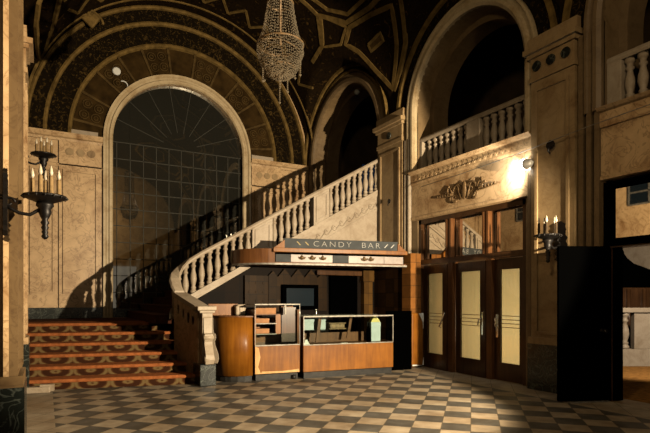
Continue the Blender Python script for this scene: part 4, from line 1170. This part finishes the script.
# ------------------------------------------------------------------ arched mirror
t = thing('arched_mirror', 'tall arched mirror of dim leaded panes over the landing', 'mirror', (BC, YB+.1, LAND+.2))
def arch_out(r, z0): return arch_hole(BC, r, z0, SP, 40)
bm = bm_new(); plate(bm, arch_out(1.66, LAND+.2), [], lambda a, b, c: (a, YB+.1+c, b), 0, .05)
obj('glass', bm, 'mirror', t, True)
bm = bm_new(); r = 1.63
for k in range(-5, 6):
    x_ = k*.31+.02
    if abs(x_) >= r: continue
    box(bm, BC+x_-.008, BC+x_+.008, YB+.085, YB+.1, LAND+.2, min(SP-.0, SP+math.sqrt(r*r-x_*x_)))
z = LAND+.2; k = 0
while z <= SP+.05:
    box(bm, BC-r, BC+r, YB+.085, YB+.1, z-.008, z+.008); z += .407
for a in range(0, 181, 20):
    u = Vector((cos(rad(a)), sin(rad(a)))); v = Vector((-u.y, u.x))*.006
    plate(bm, [(BC+u.x*.45+v.x, SP+u.y*.45+v.y), (BC+u.x*1.62+v.x, SP+u.y*1.62+v.y), (BC+u.x*1.62-v.x, SP+u.y*1.62-v.y), (BC+u.x*.45-v.x, SP+u.y*.45-v.y)], [], lambda p, q, c: (p, YB+.1-c, q), 0, .012)
obj('lattice', bm, 'lead', t, True)

# windows on the left wall (seen in the reflecting transoms)
for i, (y0, y1, z0, z1) in enumerate(((10.5, 12.0, 4.0, 5.2), (6.5, 8.1, 3.9, 5.2))):
    t = thing('window_%d' % (6+i), 'dark paned window high on the left wall '+('near the back corner' if i == 0 else 'between the two left piers'), 'window', (XL, (y0+y1)/2, z0), kind='structure')
    bm = bm_new(); box(bm, XL-.0, XL+.02, y0, y1, z0, z1); obj('pane', bm, 'screen', t, True)
    bm = bm_new()
    for k in range(4):
        y = y0+(y1-y0)*k/3; box(bm, XL+.0, XL+.045, y-.02, y+.02, z0, z1)
    for k in range(5):
        z = z0+(z1-z0)*k/4; box(bm, XL+.0, XL+.045, y0, y1, z-.02, z+.02)
    obj('muntin', bm, 'alu', t, True)

# ------------------------------------------------------------------ sconces (arm runs along local +x from the wall)
def sconce(label, loc, rz, k=1.0, reach=.27, rods=0, wide=1.0, cand='candle', arc_=(148, 253, 87, 294, 18)):
    t = thing('wall_sconce', label, 'wall lamp', loc, rz, 'candle sconces')
    bm = bm_new()
    half = [(.02, .27), (.045, .25), (.03, .21), (.05, .17), (.03, .12), (.06, .05), (.045, 0), (.06, -.06), (.03, -.12), (.05, -.17), (.03, -.21), (.05, -.26), (.0, -.3)]
    out = [(0, .3)]+half+[(-a, b) for a, b in half[::-1][1:]]
    plate(bm, [(a*k*wide, b*k) for a, b in out], [], lambda a, b, c: (c, a, b), 0, .03)
    for r_ in (.05, -.05)[:2 if rods else 0]:
        tube(bm, [(.01, .0, .04+r_*.25), (-rods, 0, .04+r_*.25)], .008, 6)
    obj('backplate', bm, 'iron', t)
    bm = bm_new()
    tube(bm, [(.02, 0, -.03*k), (.06, 0, -.06*k), (.1*reach/.27, 0, -.09*k), (.17*reach/.27, 0, -.1*k), (reach*.85, 0, -.05*k), (reach, 0, .0)], .016*k, 8)
    tube(bm, [(.04+.05*k*(1-q/9)*cos(q), 0, -.0+.05*k*(1-q/9)*sin(q)) for q in [i*.5 for i in range(13)]], .011*k, 6)
    obj('arm', bm, 'iron', t)
    bm = bm_new(); lathe(bm, [(.0, .01), (.06, .015), (.11, .035), (.175, .06), (.19, .075), (.18, .085), (.1, .07), (0, .065)], 24, (reach, 0, 0))
    for q in range(16): 
        a = q*PI/8; lathe(bm, [(0, -.015), (.014, 0), (0, .015)], 6, (reach+.183*cos(a), .183*sin(a), .068))
    bmesh.ops.transform(bm, verts=bm.verts[:], matrix=Matrix.Translation((reach, 0, 0)) @ Matrix.Scale(k, 4) @ Matrix.Translation((-reach, 0, 0)))
    obj('bowl', bm, 'iron', t)
    bm = bm_new(); lathe(bm, [(.0, -.32), (.02, -.31), (.032, -.29), (.02, -.27), (.03, -.25), (.02, -.235), (.034, -.21), (.022, -.19), (.038, -.165), (.024, -.14), (.04, -.11), (.055, -.07), (.05, -.04), (.075, -.01), (.07, .02)], 14, (reach, 0, 0))
    bmesh.ops.transform(bm, verts=bm.verts[:], matrix=Matrix.Translation((reach, 0, 0)) @ Matrix.Scale(k, 4) @ Matrix.Translation((-reach, 0, 0)))
    obj('finial', bm, 'iron', t)
    cm = None
    for q in range(5):
        a = rad(arc_[q]); x_, y_ = reach+.12*k*cos(a), .12*k*sin(a)
        bm = bm_new(); lathe(bm, [(.03*k, .07*k), (.034*k, .085*k), (.02*k, .1*k), (.019*k, .24*k), (.016*k, .25*k)], 10)
        c = obj('candle', bm, cand, t); c.location = (x_, y_, 0)
        bm = bm_new(); lathe(bm, [(.01*k, .25*k), (.019*k, .275*k), (.013*k, .31*k), (.003*k, .345*k)], 10)
        b = obj('bulb', bm, 'bulb', c)
    return t
sconce('black candle sconce at the left edge, in front of the left pier', (-.30, 4.93, 2.19), 0, .92, .30, .12)
sconce('small black candle sconce higher up, beyond the left pier', (-.32, 9.55, 3.68), 0, 1.0, .3)
sconce('black candle sconce on the brown pier above the black door', (6.6, 4.84, 2.22), PI, 1.0, .30, 0, 2.0, 'candle_d', (30, 100, 170, 240, 310))

# small dark hook on each pier face
bm = bm_new(); lathe(bm, [(.07, -.03), (.07, -.015), (.03, .0), (.03, .02)], 14, (0, 0, 0), 'X'); tube(bm, [(-.02, 0, -.03), (-.07, 0, -.06), (-.07, 0, -.1), (-.03, 0, -.12)], .014, 6)
solo('wall_hook', bm, 'iron', 'small black wall fitting high on the pier above the right sconce', 'fitting', (6.56, 4.98, 3.66))
bm = bm_new(); lathe(bm, [(.05, -.03), (.05, -.015), (.02, .0)], 14, (0, 0, 0), 'X'); tube(bm, [(-.02, 0, -.03), (-.05, 0, -.06), (-.05, 0, -.1)], .012, 6)
solo('wall_hook', bm, 'iron', 'small dark fitting on the pier between the stair arch and the balcony', 'fitting', (6.56, 9.0, 3.5))

# cable strung across the right wall
bm = bm_new(); tube(bm, [(6.52, 7.9, 3.6), (6.52, 6.8, 3.62), (6.5, 5.6, 3.66), (6.5, 4.4, 3.74), (6.5, 3.4, 3.78), (6.52, 2.4, 3.8)], .006, 6)
solo('cable', bm, 'alu', 'thin pale cable strung along the right wall past the floodlight', 'cable', (0, 0, 0))
bm = bm_new(); tube(bm, [(0, 0, .0), (.02, .05, .2), (.0, .0, .5), (.03, .0, .75)], .008, 6)
solo('loose_cord', bm, 'alu', 'pale cord hanging against the black plinth beside the black door', 'cord', (6.50, 4.78, .02))

# ------------------------------------------------------------------ chandelier
t = thing('chandelier', 'large unlit crystal chandelier hanging from the vault', 'chandelier', (2.78, 6.3, 4.37))
cen = Vector((2.78, 6.3, 0))
def bead(bm, p, r):
    vs = [bm.verts.new(Vector(p)+Vector(d)*r) for d in ((1, 0, 0), (-1, 0, 0), (0, 1, 0), (0, -1, 0), (0, 0, 1.4), (0, 0, -1.4))]
    for q in ((0, 2, 4), (2, 1, 4), (1, 3, 4), (3, 0, 4), (2, 0, 5), (1, 2, 5), (3, 1, 5), (0, 3, 5)): bm.faces.new([vs[i] for i in q])
bm = bm_new()
for i in range(72):                                  # basket strands
    a = 2*PI*i/72
    for k in range(22):
        u = k/21; ph = u*PI/2
        r = .31*cos(ph*.97)**.75*(1+.03*sin(i*7+k)); z = .43-.43*sin(ph)**1.1
        bead(bm, (cen.x+r*cos(a), cen.y+r*sin(a), 4.37+z+.01*random.uniform(-1, 1)), .010)
b1 = obj('crystal_basket', bm, 'bead', t, True); b1['kind'] = 'stuff'
bm = bm_new()
for i in range(44):                                  # column strands
    a = 2*PI*i/44
    for k in range(48):
        u = k/47; r = .30-.14*min(1, u*3.2)**.6; z = .46+u*1.9
        if z < 1.75: bead(bm, (cen.x+r*cos(a)+.006*random.uniform(-1, 1), cen.y+r*sin(a), 4.37+z), .010)
b1 = obj('bead_column', bm, 'bead', t, True); b1['kind'] = 'stuff'
bm = bm_new()
for r, z in ((.31, .44), (.17, 1.0), (.16, 1.74), (.2, .12)):
    tube(bm, [(cen.x+r*cos(q*PI/12), cen.y+r*sin(q*PI/12), 4.37+z) for q in range(25)], .014, 6)
tube(bm, [(cen.x, cen.y, 4.8), (cen.x, cen.y, 8.74)], .018, 6)
for q in range(6):
    a = q*PI/3; tube(bm, [(cen.x, cen.y, 4.9), (cen.x+.16*cos(a), cen.y+.16*sin(a), 4.86), (cen.x+.31*cos(a), cen.y+.31*sin(a), 4.81)], .01, 5)
obj('frame', bm, 'bronze', t, True)
for q in range(7):
    a = q*2*PI/7+.3; r = (.27, .2, .27, .24)[q % 4]; n = (5, 16, 7, 11)[q % 4]
    bm = bm_new()
    for k in range(n): bead(bm, (0, 0, -.026*k), .0125)
    bead(bm, (0, 0, -.026*n-.01), .02)
    o = obj('pendant', bm, 'bead', t); o.location = (r*cos(a), r*sin(a), .22-.05*(r < .22))
bm = bm_new()
for k in range(4): bead(bm, (0, 0, -.04*k), .022-.003*k)
o = obj('pendant', bm, 'bead', t); o.location = (0, 0, .0)
bm = bm_new(); lathe(bm, [(.02, -.1), (.12, -.05), (.16, 0)], 18, (0, 0, 4.36)); obj('ceiling_rose', bm, 'gold', t)

# ------------------------------------------------------------------ lights
def light(name, kind, loc, power, col, aim=None, **kw):
    d = bpy.data.lights.new(name, kind); d.energy = power; d.color = col
    for k, v in kw.items(): setattr(d, k, v)
    o = bpy.data.objects.new(name, d); COL.objects.link(o); o.location = loc
    if aim is not None: o.rotation_euler = (Vector(aim)-Vector(loc)).to_track_quat('-Z', 'Y').to_euler()
    return o
light('work_lamp', 'SPOT', (5.45, .2, 2.18), 5700, (1, .82, .56), (1.8, 10.5, 2.9), spot_size=rad(69), spot_blend=.16, shadow_soft_size=.05)
light('floodlight_beam', 'SPOT', (6.50, 5.56, 3.45), 50, (1, .95, .85), (6.72, 6.25, 3.25), spot_size=rad(150), spot_blend=.6, shadow_soft_size=.03)
light('curtain_backlight', 'POINT', (8.6, 6.0, .8), 230, (1, .80, .5), shadow_soft_size=.2)  # added light behind the doors, makes the curtains glow
light('side_room_lamp', 'SPOT', (8.3, 3.0, 3.2), 900, (1, .85, .66), (11.0, 6.3, .8), spot_size=rad(70), spot_blend=.4, shadow_soft_size=.15)
light('lobby_fill', 'POINT', (2.2, -1.8, 5.6), 260, (1, .76, .46), shadow_soft_size=.2)  # added fill behind the camera, lifts the vault and what the mirror reflects
light('right_wall_fill', 'SPOT', (.1, 1.6, 5.3), 260, (1, .76, .44), (6.7, 4.6, 3.6), spot_size=rad(92), spot_blend=.6, shadow_soft_size=.3)  # added out-of-view fill, brightens the right wall and its piers
w = bpy.data.worlds.new('world'); SC.world = w; w.use_nodes = True
w.node_tree.nodes['Background'].inputs[0].default_value = (.9, .8, .65, 1); w.node_tree.nodes['Background'].inputs[1].default_value = .3

# ------------------------------------------------------------------ camera
cd = bpy.data.cameras.new('camera'); co = bpy.data.objects.new('camera', cd); COL.objects.link(co)
co.location = (0, 0, 1.4); co.rotation_euler = (PI/2, 0, -math.atan2(.482, .876))
cd.sensor_width = 36; cd.lens = 509/650*36; cd.shift_y = (298-216.5)/650; cd.clip_start = .05; cd.clip_end = 100
SC.camera = co
SC.view_settings.view_transform = 'Standard'; SC.view_settings.look = 'None'; SC.view_settings.exposure = 0; SC.view_settings.gamma = 1
SC.view_settings.use_curve_mapping = False
c = SC.cycles
c.use_denoising = True; c.max_bounces = 8; c.diffuse_bounces = 0; c.glossy_bounces = 5; c.transparent_max_bounces = 12
c.caustics_reflective = False; c.caustics_refractive = False; c.sample_clamp_indirect = 4
